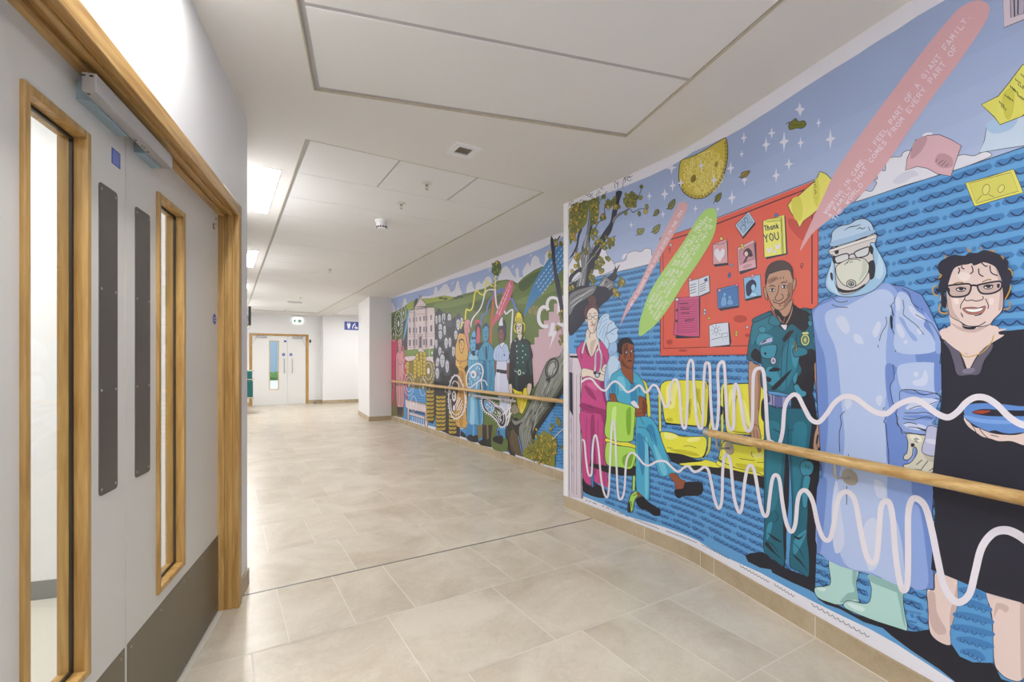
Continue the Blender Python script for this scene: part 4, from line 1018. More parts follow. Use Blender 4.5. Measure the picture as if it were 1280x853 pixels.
# speech blades
part('speech_blade', 'long pale pink speech shape with white hand lettering'); Z(0, 0, 1)
A((206, 162, 170), "1000,314 1012,283 1030,245 1045,214 1080,163 1120,109 1160,56 1185,26 1200,10 1218,1 1230,2 1237,9 1234,24 1220,47 1195,83 1170,116 1140,158 1108,205 1080,240 1054,262 1034,277 1016,292", 1)
sub('lettering')
W_ = (226, 220, 232)
TX(W_, .85, 'WORKING IN CARE, I FEEL PART OF A GIANT FAMILY.', (1033, 268), (1216, 18), 4.4, 7.2)
TX(W_, .85, 'A FAMILY THAT COMES FROM EVERY PART OF', (1038.5, 272), (1200, 58), 4.4, 6.8)
TX(W_, .85, 'THE WORLD.', (1044, 276), (1085, 224), 4.4, 5)
part('speech_blade', 'short pink speech shape with white hand lettering'); Z(770, 250, 5.018)
A((208, 164, 172), "25,795 45,730 80,640 140,540 190,440 230,350 280,250 330,150 375,60 395,25 420,12 440,16 450,35 445,65 400,150 350,240 300,320 250,410 200,500 160,580 110,650 70,710 35,775", 1)
sub('lettering'); TX(W_, .7, 'I MET MY HUSBAND AT THE WORST DISCO IN THE 70S.', (88, 688), (434, 50), 2.4, 3.6)
part('speech_blade', 'green speech shape with white hand lettering')
A((166, 206, 116), "148,853 148,780 165,710 200,610 260,500 330,400 420,270 500,140 540,85 570,60 600,52 625,62 634,90 632,150 615,220 570,310 500,420 430,520 350,650 270,760 200,825", 1)
sub('lettering')
TX((232, 240, 226), .6, 'I NEVER FORGET THAT THE PATIENTS I TREAT', (203, 668), (550, 128), 2.5, 3.3)
TX((232, 240, 226), .6, 'ARE PEOPLE, THEY SEND THE WARD THESE LETTERS', (214, 692), (586, 106), 2.5, 3.3)
TX((232, 240, 226), .6, 'OF THANKS, PICTURES OF THEMSELVES WITH THEIR', (226, 716), (609, 120), 2.5, 3.3)
TX((232, 240, 226), .6, "CHILDREN, SOMETIMES FOR YEARS AFTER THEY'VE", (240, 738), (614, 158), 2.5, 3.3)
TX((232, 240, 226), .6, 'BEEN HERE', (255, 755), (335, 636), 2.5, 2.7)
# stone column at the corner
part('column', 'pale stone column drawn beside the corner'); Z(695, 420, 3.877)
A((206, 196, 208), "64,780 64,86 142,88 140,185 128,188 130,790", 0, .5); A((180, 168, 186), "64,120 64,180 80,180 82,100", 0); A((34, 34, 50), "66,96 140,98 140,110 68,106", 0); A((34, 34, 50), "66,175 80,180 82,388 67,360", 0); S((150, 138, 156), .7, "84,180 86,770|100,190 100,770|75,380 77,760", 0); S(INK, .9, "118,190 120,450 124,790|128,188 130,790|142,88 142,186", 0)
S((150, 138, 156), .6, "70,400 74,430 70,470|72,500 76,540|76,560 80,600|80,630 82,660", 0); A((206, 196, 208), "114,186 142,186 142,196 116,196", 0, .5)
# ------------------------------------------------------------------ painted people, chairs and lines of the near mural
def P_(n, l): part(n, l)
# nurse in magenta scrubs
SK1, SK1D = (222, 208, 200), (196, 180, 172); MG, MGD, MGL = (190, 72, 132), (148, 48, 104), (206, 96, 152)
part('painted_person', 'nurse in magenta scrubs with folded arms and stethoscope'); Z(700, 400, 3.281)
sub('shoes'); A((32, 30, 42), "92,650 110,655 150,672 190,700 188,728 160,730 120,718 95,700", 1)
sub('trousers')
A(MG, "88,370 200,385 196,480 192,600 200,690 204,722 188,722 165,700 140,670 138,580 132,470 128,560 130,620 140,680 95,650 92,500", 1, .6)
A(MGD, "128,400 140,395 145,520 150,600 142,640 132,560 126,470", 1); A(MGD, "170,390 200,388 196,450 185,440", 1); A((60,130,190), "126,560 132,480 136,600 138,680 128,672", 1, .4)
S(MGD, .8, "110,400 108,520 112,640|180,420 178,560 186,690|155,410 160,560 172,690")
sub('tunic')
A(MG, "68,130 78,108 100,90 128,150 160,88 190,96 208,190 205,250 196,300 200,388 150,382 88,365 92,250 88,200", 1, .6)
A(MGD, "88,340 150,358 198,375 200,388 150,384 88,366", 1); A(MGD, "165,255 190,250 186,300 196,360 180,330 172,290", 1); A(MGD, "100,270 130,290 150,330 120,310", 1); A(MGL, "110,260 150,262 150,290 130,280", 1)
S(INK, .9, "112,352 136,362|100,95 110,130 122,150|128,150 150,110|180,150 190,190|84,130 90,160", taper=1)
sub('skin')
A(SK1, "108,92 112,40 152,38 154,80 160,88 130,152", 1, .5)
A(SK1, "92,200 130,205 150,215 190,198 208,205 206,232 180,252 150,245 118,232 90,235", 1, .6)
A(SK1, "172,205 180,185 195,182 208,192 206,210 190,214 178,212", 1, .5); S(INK, .5, "180,200 195,192|184,206 200,200|150,215 185,228")
A(SK1D, "125,95 150,80 140,110 130,150", 1)
Z(700, 370, 5.687)
A(SK1, "192,130 205,100 235,82 262,98 275,140 268,190 258,235 242,262 220,265 202,235 195,185", 1, .7)
A(SK1D, "250,180 268,170 258,230 242,258 235,240", 1); A(SK1, "178,160 190,165 195,190 186,185", 1, .4)
S(INK, .7, "228,208 235,200 250,205 240,210|232,178 226,192 236,196|205,132 215,126 224,130|238,130 250,122 262,128|222,262 214,270 210,300")
S((170, 90, 100), 1.1, "220,209 236,212 250,207")
S(NV, .6, "198,150 212,140 228,146 224,166 208,170 198,162 198,150|238,146 254,138 270,142 268,160 250,166 240,160 238,146|228,152 238,152|185,162 198,156"); E(INK, 213, 154, 4, 3, 8); E(INK, 250, 150, 4, 3, 8)
sub('hair'); A((96, 66, 70), "176,150 172,110 185,75 205,52 200,20 225,0 250,5 262,30 260,55 275,90 276,128 262,98 235,84 208,98 194,128 190,160 182,165", 1, .7); S((60, 40, 50), .8, "190,110 205,70 230,58|210,40 240,45|215,15 245,25|250,60 268,90")
sub('stethoscope'); S((190, 214, 212), 1.9, "196,290 180,330 165,380 160,410|262,290 275,340 278,370 262,395 254,430 252,500 248,535|278,372 290,400 296,440 290,510 285,545"); S((150, 160, 190), 1.3, "262,395 258,430 256,500|290,410 293,450 288,520"); E(NV, 250, 548, 12, 12, 12); E((170, 180, 205), 266, 566, 16, 16, 14, .8); E((210, 216, 230), 266, 562, 8, 7, 10); E(NV, 284, 552, 7, 9, 10)
# pale blue ghost figure
part('painted_person', 'pale blue faded figure of a woman behind the seated man'); GB, GBD, GBL = (150, 186, 226), (110, 154, 208), (186, 210, 236)
sub('body'); A(GB, "345,390 400,380 410,420 440,470 430,540 380,620 350,700 345,740 330,740 315,620 330,500 350,440", 1, .5)
A(GBL, "350,450 385,430 420,470 400,540 360,600 345,520", 1); A(GB, "350,420 345,320 400,330 402,400", 1, .4)
A(GBD, "335,620 350,600 350,700 340,730", 1)
sub('face'); A(GBL, "330,280 345,200 380,180 400,215 418,235 408,260 415,285 405,315 385,330 355,340 340,320", 1, .5); S(GBD, .8, "330,275 370,245 400,225|360,265 378,275 388,270|385,330 350,345|360,395 400,405|355,405 395,418"); S((90, 110, 160), .9, "325,272 350,262 395,232 412,232")
sub('hair'); A(GBL, "262,230 275,180 300,140 330,125 352,135 352,165 378,182 345,210 335,260 330,290 350,330 340,380 310,340 285,310 262,290", 1, .5)
S(GBD, .7, "280,200 310,150 340,140|275,240 300,190 340,165|280,280 300,230 335,190|300,300 310,260 325,220|315,330 320,290 328,250")
# green chair and yellow chairs
YL, YLL, YLD = (222, 220, 70), (234, 232, 138), (190, 186, 40)
def yellow_chair(lbl): part('painted_chair', lbl)
yellow_chair('yellow chair left of the end of the near handrail'); Z(820, 440, 4.739)
sub('frame')
S(YL, 3.0, "20,270 28,220 60,180|20,270 24,470"); S(INK, .6, "14,270 18,470|32,280 32,465"); 
S(YL, 3.2, "318,200 322,300 318,560 300,600 270,630"); S(INK, .7, "308,200 314,300 310,520|328,220 330,320 326,550 310,600"); A(INK, "300,290 322,280 322,400 310,440 298,430", 1); A(INK, "276,610 300,540 306,560 296,610 280,630", 1)
A((34, 32, 40), "60,590 120,600 240,640 300,645 380,668 640,740 645,812 500,770 340,725 180,690 90,650", 0)
A(YL, "140,662 260,650 300,640 380,668 372,688 250,675 180,678", 1, .6)
sub('backrest'); A(YL, "25,215 45,180 100,168 280,170 305,190 312,240 308,330 298,440 250,440 90,425 55,410 42,350 35,280", 1, .9); A(YLL, "70,200 130,185 120,260 110,330 70,330 60,260", 1); A(YLL, "150,320 165,340 155,350 145,335", 1); A(YLL, "235,310 258,300 250,350 238,345", 1); A(YLD, "190,300 210,280 205,380 192,390", 1); A(YLD, "245,230 262,225 265,330 255,300", 1); A(YLD, "58,400 90,390 100,410 70,412", 1); A(INK, "50,420 250,440 300,445 298,450 180,442 60,432", 0)
S(INK, .6, "90,215 84,260 88,310|200,300 196,340 202,370|240,215 250,280 262,330 270,370|290,175 300,220")
sub('seat'); A(YL, "25,490 45,472 100,480 150,500 230,502 280,500 302,520 300,570 280,620 230,630 150,608 80,598 60,590", 1, .9); A(YLL, "50,480 100,485 130,505 90,520 55,510", 1); A(YLL, "185,520 230,505 265,510 250,530 200,535", 1); A(YLD, "80,580 150,580 240,600 250,620 150,604", 1); S(INK, .6, "65,568 100,572|165,560 200,558 240,570")
yellow_chair('yellow chair beside the painted paramedic')
sub('frame'); S(YL, 3.0, "392,240 400,200 430,188|392,240 390,560 378,640"); S(INK, .7, "384,320 386,560|400,250 402,400|402,190 560,184"); A(INK, "384,325 398,330 396,365 386,372", 1); A(INK, "402,240 410,240 412,400 402,380", 1)
A(YL, "372,640 400,660 640,710 645,740 380,680", 1, .6); 
sub('backrest'); A(YL, "402,240 412,205 440,192 600,188 640,210 648,260 645,512 560,495 440,482 415,455 408,360", 1, .9); A(YLL, "430,260 450,220 470,215 445,300 430,380", 1); A(YLL, "500,290 530,300 560,440 520,400", 1); A(YLD, "460,270 478,262 470,360 462,350", 1); A(YLD, "440,470 560,480 640,500 560,492", 1); A(INK, "628,290 650,280 650,410 628,400 622,350", 1); S(INK, .6, "482,260 470,300 466,360|450,472 520,480 540,476")
sub('seat'); A(YL, "388,560 410,530 470,545 560,560 645,572 645,725 600,715 480,690 390,650 372,640 375,610", 1, .9); A(YLL, "405,555 450,560 440,600 400,610", 1); A(YLL, "560,610 640,600 640,625 590,630", 1); A(YLD, "480,660 640,690 640,715 500,690", 1); S(INK, .7, "495,632 540,640 585,645|600,655 640,655|570,588 566,610 578,625|385,620 378,640 395,648")
part('painted_chair', 'lime green chair under the seated man'); Z(700, 400, 3.281)
GR, GRL, GRD = (166, 212, 92), (194, 228, 140), (120, 170, 50)
sub('frame'); A(YL, "330,245 352,255 365,300 372,390 360,396 352,300 338,262", 1, .6); A(YL, "190,486 250,492 318,518 316,530 230,512 190,502", 1, .7)
A((34, 32, 40), "120,600 130,560 140,590 200,600 310,600 318,640 250,640 200,630", 0); S(GR, 2.6, "310,370 316,480 318,560 308,600|304,640 302,700"); S(INK, 1.0, "298,640 296,700|312,640 310,700|318,380 322,500 318,580"); A(GR, "278,776 290,720 318,700 330,710 308,740 300,780 288,790", 1, 1.0); S(INK, .8, "292,745 296,770|300,722 320,712"); A((34,32,40), "278,790 278,765 288,740 292,790", 0)
sub('backrest'); A(GR, "192,345 200,335 250,338 305,350 310,372 305,450 290,500 190,482 190,400", 1, .8); A(GRL, "215,370 232,360 225,450 212,440", 1); A(GRD, "275,370 292,365 290,460 278,470 272,420", 1)
sub('seat'); A(GR, "190,505 230,515 310,530 308,580 290,612 250,606 190,590", 1, .8); A(GRD, "260,560 300,545 290,600 260,595", 1)
# seated man in blue scrubs
part('painted_person', 'seated man in turquoise scrubs with crossed legs and black clogs'); SB, SBD, SBL = (72, 166, 202), (48, 130, 178), (112, 192, 220); BR, BRD = (142, 80, 52), (104, 56, 40)
sub('trousers'); A(SB, "315,400 345,395 375,405 400,440 420,500 450,580 475,630 440,640 408,638 385,560 365,520 368,600 368,730 350,735 315,700 312,560", 1, .6)
A(SBD, "365,430 385,440 400,520 372,470 355,450", 1); A(SBL, "385,520 400,530 440,620 420,632", 1); A(SBD, "315,470 340,480 350,560 340,640 322,560", 1); A(SBL, "350,500 362,510 362,700 350,720", 1); S(INK, .6, "368,600 366,520 340,480|320,440 360,450 380,500|330,400 345,430")
sub('legs'); A(BR, "448,636 472,630 498,655 515,662 510,690 478,698 472,672", 1, .5); A(BR, "318,705 345,730 350,748 325,730", 1, .5)
sub('shoe'); A((28, 26, 36), "472,698 505,692 515,668 550,665 580,668 588,690 580,715 545,722 510,722 490,732 476,722", 1, .5); A((28, 26, 36), "315,735 340,725 360,745 395,768 412,780 408,802 385,802 355,780 335,775 316,755", 1, .5)
sub('arms'); A(BR, "208,300 225,300 240,330 232,336 208,332", 1, .4); A(BR, "318,310 345,320 358,350 352,390 320,398 308,390 312,360", 1, .5); A(BRD, "340,330 356,350 350,386 340,380", 1); S(INK, .5, "320,362 340,366|312,385 345,380")
sub('tunic'); A(SB, "212,228 240,208 255,205 300,270 296,215 320,225 345,262 352,300 345,318 325,312 322,345 312,362 290,350 240,335 228,305 205,300 204,270", 1, .6); A(SBD, "290,270 310,260 318,330 300,345 290,320", 1); A(SBD, "210,270 228,262 228,300 210,296", 1); A(SBL, "235,240 260,235 270,280 245,290", 1); S(INK, .6, "240,250 236,310|318,260 330,300|296,345 310,362"); A(WHT, "292,340 305,332 318,345 325,362 308,358", 1)
sub('head'); A(BR, "252,200 252,160 296,195 300,262 286,250 262,225", 1, .5); A(BR, "245,150 250,120 270,95 298,92 304,130 304,170 298,195 282,200 262,188 250,172 240,165", 1, .6); A(BRD, "255,160 272,185 290,200 275,198 255,185", 1); A(BRD, "262,110 280,100 276,140 266,160", 1)
Z(700, 370, 5.687); E((225, 225, 235), 478, 402, 11, 8, 12, .5); E(INK, 481, 402, 5, 6, 8); E((225, 225, 235), 515, 394, 9, 8, 12, .5); E(INK, 518, 394, 5, 6, 8); S(INK, .8, "462,385 478,378 492,382|505,374 520,370|500,400 508,430 498,440|482,465 496,458 512,462|430,420 424,440 432,452"); S((80, 36, 36), 1.2, "484,466 498,464 512,466")
sub('hair'); A((28, 26, 38), "415,400 412,350 425,315 455,298 490,300 515,325 520,345 480,335 450,345 442,380 444,412 432,414", 1, .5)
# the paramedic
part('painted_person', 'paramedic in dark teal uniform with badge and cargo trousers'); TL, TLL, TLM, BKK = (26, 98, 120), (56, 140, 168), (38, 118, 142), (30, 30, 42); SP, SPD = (180, 140, 118), (146, 106, 88)
sub('cast_shadow_shape'); Z(820, 420, 3.555)
A(BKK, "640,60 700,80 715,130 690,220 705,280 712,340 720,420 722,560 715,640 700,640 640,500 600,300", 1)
Z(920, 480, 3.281); A(BKK, "115,60 122,20 135,40 140,100 120,140 108,120", 1); A(BKK, "300,150 330,110 345,260 345,330 335,520 330,700 325,860 300,845 230,815 150,775 145,762 100,755 50,730 38,705 60,695 110,690 190,750 290,790 280,600 290,400", 0); A(BKK, "195,290 215,290 222,460 212,620 200,760 190,740 190,560", 1)
A((84, 148, 204), "222,340 232,380 238,480 228,600 236,700 212,740 208,620 218,480", 1)
sub('trousers')
A(TL, "118,80 160,98 230,100 300,110 312,160 305,230 285,400 296,500 292,620 300,700 298,790 262,770 222,745 226,650 232,520 226,380 218,280 205,300 196,480 196,640 198,745 150,715 115,680 118,560 116,400 118,240", 1, .8)
A(TLM, "130,160 180,170 190,300 170,480 140,520 126,400 128,260", 1); A(TLM, "235,180 290,170 280,300 250,480 236,400", 1); A(TLL, "270,320 305,318 320,340 308,372 276,376 264,350", 1, .8); A(TLL, "280,380 306,384 298,440 292,505 274,500 272,440", 1, .8)
A(TLL, "130,580 150,570 140,620 126,640", 1); A(TLL, "240,640 290,600 270,660 240,700", 1); A(BKK, "120,660 150,690 190,720 160,690 130,650", 1); A(BKK, "130,610 190,650 160,640", 1); A(BKK, "232,700 270,740 296,770 262,720", 1); A(BKK, "232,620 260,640 286,610 262,630", 1); S(INK, .9, "160,520 175,545 160,570|120,640 150,660 175,690|235,650 262,680 282,720|215,170 215,270|150,180 170,195 190,200|210,195 240,185|285,330 290,345|296,335 300,350", taper=1)
sub('belt'); A((150, 150, 200), "120,42 170,50 212,58 212,92 160,92 122,76", 1, .6); S(INK, 1.0, "122,60 140,62|150,45 152,90"); A((98, 104, 160), "160,50 190,55 190,92 160,90", 0, .5); E((60, 60, 90), 132, 62, 8, 16, 12, 1)
sub('arm'); Z(820, 420, 3.555)
A(SP, "415,115 440,125 465,140 468,200 462,300 455,370 462,430 470,500 455,515 440,450 420,440 422,400 416,300 412,200", 1, .6); A(SPD, "452,140 466,145 462,300 452,330 455,240", 1); A(SP, "420,400 455,402 466,440 470,500 462,512 452,470 440,462 425,452", 1, .6); S(INK, .6, "436,420 440,455|448,420 455,460|430,180 440,182|432,192 442,190")
sub('arm'); A(SP, "706,118 778,110 795,180 800,260 790,360 792,420 782,440 770,480 760,530 745,572 728,568 732,500 720,505 710,540 700,500 705,440 716,400 720,340 712,240", 1, .7); A(SPD, "770,120 790,180 796,280 780,350 770,240", 1); S(INK, .7, "722,185 726,178 730,190 736,176 742,190 748,176 754,190 762,180|720,440 716,480 722,500|738,430 744,470|752,440 756,480"); A(INK, "716,445 724,440 720,475 712,480", 1)
sub('shirt'); Z(920, 300, 4.265)
A(TL, "62,610 78,500 100,430 180,380 200,395 262,480 340,370 440,380 470,410 518,560 500,620 425,650 418,720 400,820 330,835 230,812 150,798 132,740 138,655 66,640", 1, .8)
A(TLM, "90,460 140,410 190,395 210,440 180,480 120,520 85,560", 1); A(TLL, "110,520 150,500 200,520 180,560 120,560", 1); A(TLM, "250,600 300,520 330,600 320,700 260,800 220,780 230,680", 1); A(TLL, "170,680 210,690 240,760 200,780 160,740", 1); A(TLL, "420,480 470,440 500,540 460,600 420,560", 1); A(TLL, "300,560 340,600 320,680 300,640", 1)
A(BKK, "190,380 200,400 262,420 290,360 310,345 340,365 400,385 445,385 440,410 390,405 395,450 360,490 300,450 262,480 215,440", 1); A(BKK, "440,600 470,560 500,540 518,560 505,615 425,650 422,720 415,800 400,830 350,835 318,790 310,760 350,700 335,650 350,610 400,580", 1); A(BKK, "100,580 130,600 136,655 110,650 80,620", 1); A(BKK, "250,530 280,490 310,485 285,520 262,545", 1)
for q in ("175,700 205,680 240,690 215,702", "150,725 190,740 180,760 158,745", "190,790 240,740 300,690 260,750 210,800"): A(BKK, q, 1)
A(TLL, "132,575 160,562 215,560 216,600 200,632 150,630 134,612", 1, 1.0); A(TLM, "305,585 330,570 375,580 380,610 320,625 308,610", 1, 1.0); E(INK, 158, 606, 7, 8, 8); A(TLL, "122,470 150,462 164,480 150,495 128,492", 1, .7); A(TLL, "385,440 400,430 410,450 395,462", 1, .6)
A(TL, "95,420 175,385 190,400 100,440", 1, .9); A(TL, "375,375 440,378 445,400 420,410", 1, .9); A(TLM, "175,440 200,400 240,445 215,460", 1, .8); A((222, 220, 232), "240,455 262,452 275,455 265,482", 1, .6)
A((176, 184, 220), "130,545 192,518 198,535 196,545 134,560", 0, .7); A(INK, "134,550 160,534 165,540 140,553", 0); E((196, 190, 214), 201, 645, 15, 19, 16, .8); E((120, 120, 150), 201, 645, 7, 9, 10); E((196, 204, 140), 371, 534, 25, 32, 20, .9); E((130, 160, 120), 371, 534, 15, 21, 16, .8); E((186, 200, 130), 371, 534, 9, 13, 12, .6); A((196, 204, 140), "352,500 362,490 372,492 382,488 392,500 380,506 364,506", 1, .6); A((190, 150, 50), "314,545 322,540 328,592 318,592", 0, .6)
S(INK, .8, "255,550 245,640 240,800|285,520 275,620 268,800|120,500 100,560|450,430 440,480 446,560|420,460 415,520|330,500 322,540 318,600", taper=1)
A(TLL, "310,780 330,770 352,800 376,812 372,832 345,836 320,810", 1, .7); A(TLL, "305,735 330,700 328,740 315,770", 1, .6)
sub('head')
A(SP, "190,350 200,380 262,452 300,392 306,330 298,320 240,372", 1, .6); A(BKK, "205,372 232,378 260,410 288,385 304,330 306,345 290,400 262,450 240,425 215,400", 1); S(SPD, .8, "232,410 245,440|225,405 240,438|262,415 255,445")
A(SP, "160,205 175,185 230,165 280,155 304,200 306,250 300,300 280,340 245,372 215,370 190,340 170,290 160,250", 1, .8); A(SP, "150,262 160,252 168,290 170,322 156,300", 1, .7); A(SP, "308,215 320,208 322,235 310,270 304,260", 1, .7); A(SPD, "275,240 300,230 300,300 280,336 255,360 262,330 280,300", 1); A(SPD, "175,210 220,195 215,215 180,235", 1)
E((226, 222, 226), 196, 268, 15, 9, 14, .8); E(INK, 196, 267, 7, 8, 10); E((226, 222, 226), 258, 250, 15, 9, 14, .8); E(INK, 260, 249, 7, 8, 10)
S(INK, 1.3, "178,250 195,244 214,250|238,234 256,226 275,228", taper=1); S(INK, .9, "232,240 226,280 215,302 212,318 225,326 240,322 252,312 254,298 244,288|206,332 235,340 262,326 278,308|200,320 208,338|232,350 244,352|196,210 196,222|210,205 210,218|224,202 224,214|238,198 240,210|254,196 256,208|282,282 290,300|276,292 284,310|270,215 276,222"); S((120, 74, 66), 1.4, "212,334 238,342 264,328")
sub('hair'); A((66, 52, 54), "160,215 160,180 175,140 205,118 245,110 280,122 302,150 306,185 304,205 290,165 262,160 220,168 185,178 170,205 164,238", 1, .7)
# figure in gown, hood and mask
part('painted_person', 'medic in pale blue gown, clear hood, goggles and face mask'); GW, GM, GD, GH = (174, 192, 230), (138, 164, 220), (106, 136, 204), (198, 208, 236)
sub('boots'); Z(920, 600, 3.372)
BT, BTD = (172, 210, 206), (138, 180, 178)
A(BT, "398,330 512,365 508,440 514,490 520,515 480,512 440,528 380,515 340,490 334,455 380,448 400,430", 1, .8); A(BTD, "495,370 512,372 508,440 514,480 516,512 500,505 440,518 470,480 500,470 492,430", 1); A((206, 228, 226), "345,455 380,458 372,470 350,466", 1)
A(BT, "566,395 700,450 705,500 712,560 722,636 660,620 560,585 500,560 460,540 455,520 480,510 540,522 565,510 572,460", 1, .8); A(BTD, "680,470 702,480 708,560 716,620 706,600 694,540", 1); A(BTD, "566,400 700,455 700,480 640,460 570,430", 1); A((206, 228, 226), "470,518 520,530 545,545 530,556 490,540", 1)
A(BKK, "340,498 440,532 455,540 500,565 600,598 720,636 760,640 820,630 840,660 880,690 920,700 945,745 1000,770 1085,775 1120,840 1160,853 1160,1000 1060,960 960,880 860,800 740,720 660,660 620,625 540,600 440,545 380,525", 0)
sub('gown')
Z(0, 0, 1)
A(GD, "1015,388 1030,375 1046,370 1100,355 1130,358 1152,368 1162,385 1172,408 1177,425 1177,440 1170,500 1168,522 1172,540 1166,640 1168,736 1150,738 1138,735 1100,722 1060,708 1021,692 1022,640 1028,600 1022,500 1020,440", 0, .8)
A(GM, "1018,390 1040,376 1095,356 1120,362 1140,420 1150,500 1140,600 1146,640 1155,700 1136,734 1100,722 1024,690 1030,600 1036,520 1032,450 1022,420", 1)
A(GW, "1034,390 1060,382 1100,362 1118,372 1112,400 1108,440 1110,480 1106,520 1112,560 1110,620 1124,660 1130,700 1128,732 1090,716 1056,704 1042,640 1056,560 1052,500 1046,440 1034,410", 1)
A(GH, "1046,398 1056,396 1063,410 1058,418 1048,408", 1); A(GH, "1068,418 1076,420 1080,430 1070,428", 1); A(GH, "1098,402 1102,408 1096,422 1091,416", 1); A(GH, "1060,496 1066,504 1060,512 1056,504", 1); A(GH, "1094,600 1106,606 1108,622 1098,622 1094,612", 1); A(GH, "1046,600 1052,640 1056,680 1044,690 1040,640", 1); A(GH, "1080,660 1096,650 1100,700 1086,712", 1); A(GH, "1100,494 1104,498 1100,508 1095,500", 1)
A(GM, "1140,640 1150,636 1158,690 1160,733 1140,734 1134,700", 1); A(GD, "1022,610 1034,600 1030,660 1026,690 1022,680", 1)
Z(1010, 260, 4.739)
S(INK, .8, "150,535 170,552 200,560 240,552|145,572 175,586 238,590|520,528 512,560 498,580 505,640 500,712 518,760 522,853|488,575 500,600 512,640|465,645 468,690 440,740 425,790|418,812 420,830|565,545 572,590 568,630 600,660 650,700 690,752|560,480 600,505 620,560 660,595|672,598 684,604|640,632 690,660 740,690 780,760 795,810"); A(INK, "488,650 500,640 505,712 494,712", 1)
A(GW, "530,520 570,500 610,540 640,600 700,650 690,700 740,760 750,853 530,853 520,700", 1); A(GH, "520,540 545,530 550,590 530,610", 1); A(GH, "525,700 545,690 575,740 570,770 545,760", 1); A(GH, "600,580 640,600 640,625 610,620", 1); A(GM, "540,650 570,660 600,720 640,760 650,790 620,780 580,720", 1); A(GM, "690,620 730,660 780,740 790,853 760,853 750,760", 1); E(GH, 582, 795, 14, 12, 10); E(GH, 665, 730, 18, 20, 10); E(GH, 655, 640, 40, 16, 10, 0, .5)
S(INK, .8, "565,545 572,590 568,630 600,660 650,700 690,752|560,480 600,505 620,560 660,595|640,632 690,660 740,690 780,760 795,810")
Z(990, 460, 4.739)
A(GD, "560,-20 625,0 605,60 585,110 600,200 640,260 655,380 690,430 680,640 575,580 560,420 555,330 580,260 560,120", 1); A(GW, "650,-20 880,-20 890,120 860,150 700,135 655,130 630,60", 1); A(GH, "720,80 770,60 790,10 810,60 790,105 730,105", 1); E(GH, 738, 38, 16, 16, 10); A(GD, "850,-60 895,20 890,125 860,150 845,110", 1)
A(GM, "655,132 800,140 878,165 880,190 860,240 862,290 835,330 880,345 878,380 800,395 700,385 655,370 620,290 640,200", 1, .7); A(GH, "680,230 760,180 860,190 840,215 740,240 690,250", 1); A(GH, "665,330 740,330 800,350 760,370 690,355", 1); A(GD, "660,285 800,280 860,285 830,310 740,300", 1); A(GD, "655,135 780,150 800,165 700,155", 1)
S(INK, .9, "652,132 720,132 780,160 850,150 875,165 880,185 850,180|695,248 740,230 800,222 862,200|670,268 740,268 800,265 865,290|660,300 720,308 790,292 835,300|665,330 700,325 745,335|690,350 740,355 810,375|600,-20 608,60 585,110 600,205 612,215|615,268 630,300 625,330 650,360 655,385 700,390|545,320 560,340 565,420 575,500 577,580|316,258 290,285 295,330 283,390 285,500|545,320 565,290|338,510 334,530|543,252 545,240 555,236|328,700 326,812|372,810 376,830"); A(INK, "745,352 810,372 808,382 760,364", 1)
A((206, 204, 190), "680,395 720,390 780,400 800,400 880,450 885,500 862,580 850,610 800,625 760,605 700,600 668,590 665,575 700,565 725,540 745,500 735,470 720,480 715,520 690,545 665,540 668,520 685,500 690,440", 1, .9)
A((226, 224, 212), "700,400 760,405 770,440 720,430", 1); A((182, 180, 168), "780,500 850,520 840,560 800,540", 1); A(INK, "708,450 725,448 730,462 712,470", 1); S(INK, 1.0, "725,420 745,430|728,432 750,442|735,415 755,425|740,575 775,545|765,610 790,575 810,550|815,612 845,590 850,575|845,540 850,550")
A((180, 184, 216), "812,345 885,370 862,440 855,520 775,500 790,420", 1, .8); A((206, 208, 230), "805,420 865,430 858,455 800,440", 1)
sub('hood'); Z(1010, 260, 4.739)
A((150, 190, 224), "138,240 150,300 120,380 105,440 115,480 150,508 200,525 280,525 370,500 430,455 465,400 465,350 440,290 400,220 385,150", 1, .8); A((180, 208, 234), "150,300 125,400 120,460 160,500 200,515 170,470 150,400", 1); A((180, 208, 234), "400,230 420,290 400,400 430,420 450,370 440,310", 1)
sub('face'); A((204, 200, 200), "134,245 250,215 398,155 402,205 372,212 392,300 380,400 330,470 250,510 190,505 175,460 165,400 160,330 150,280 136,278", 1, .8)
A(INK, "160,440 180,470 230,488 290,480 340,450 330,468 280,495 220,505 180,490", 1); A(INK, "355,330 390,310 402,350 395,410 370,425 365,390 350,370", 1); A(INK, "160,235 182,230 184,268 164,272", 1); A(INK, "285,195 350,168 340,190 300,208", 1); A(INK, "148,290 165,285 165,330 150,320", 1); A(INK, "370,220 390,240 385,275 370,262", 1); A(INK, "135,385 148,390 150,430 138,420", 1); A((220, 216, 216), "136,247 395,162 400,180 140,262", 0, .5)
sub('goggles'); A((202, 206, 210), "165,292 225,272 244,280 238,310 180,328 166,318", 1, 1.5); A((202, 206, 210), "282,262 355,232 366,245 355,280 300,296 285,285", 1, 1.5); S(INK, 1.4, "242,285 260,275 282,272|150,290 165,295")
sub('face_mask'); A((208, 212, 202), "170,350 200,325 260,300 330,300 355,320 365,350 355,390 320,440 270,470 220,460 190,430 170,390", 1, .9); A((188, 194, 182), "330,305 352,325 350,380 300,440 322,380", 1); E((196, 200, 192), 260, 450, 28, 24, 16, 1.0); E((160, 164, 160), 260, 450, 16, 13, 14, 1.0); E(INK, 260, 452, 7, 6, 8); S(INK, .8, "235,330 250,310 290,305 318,315|250,325 270,318|218,338 240,320")
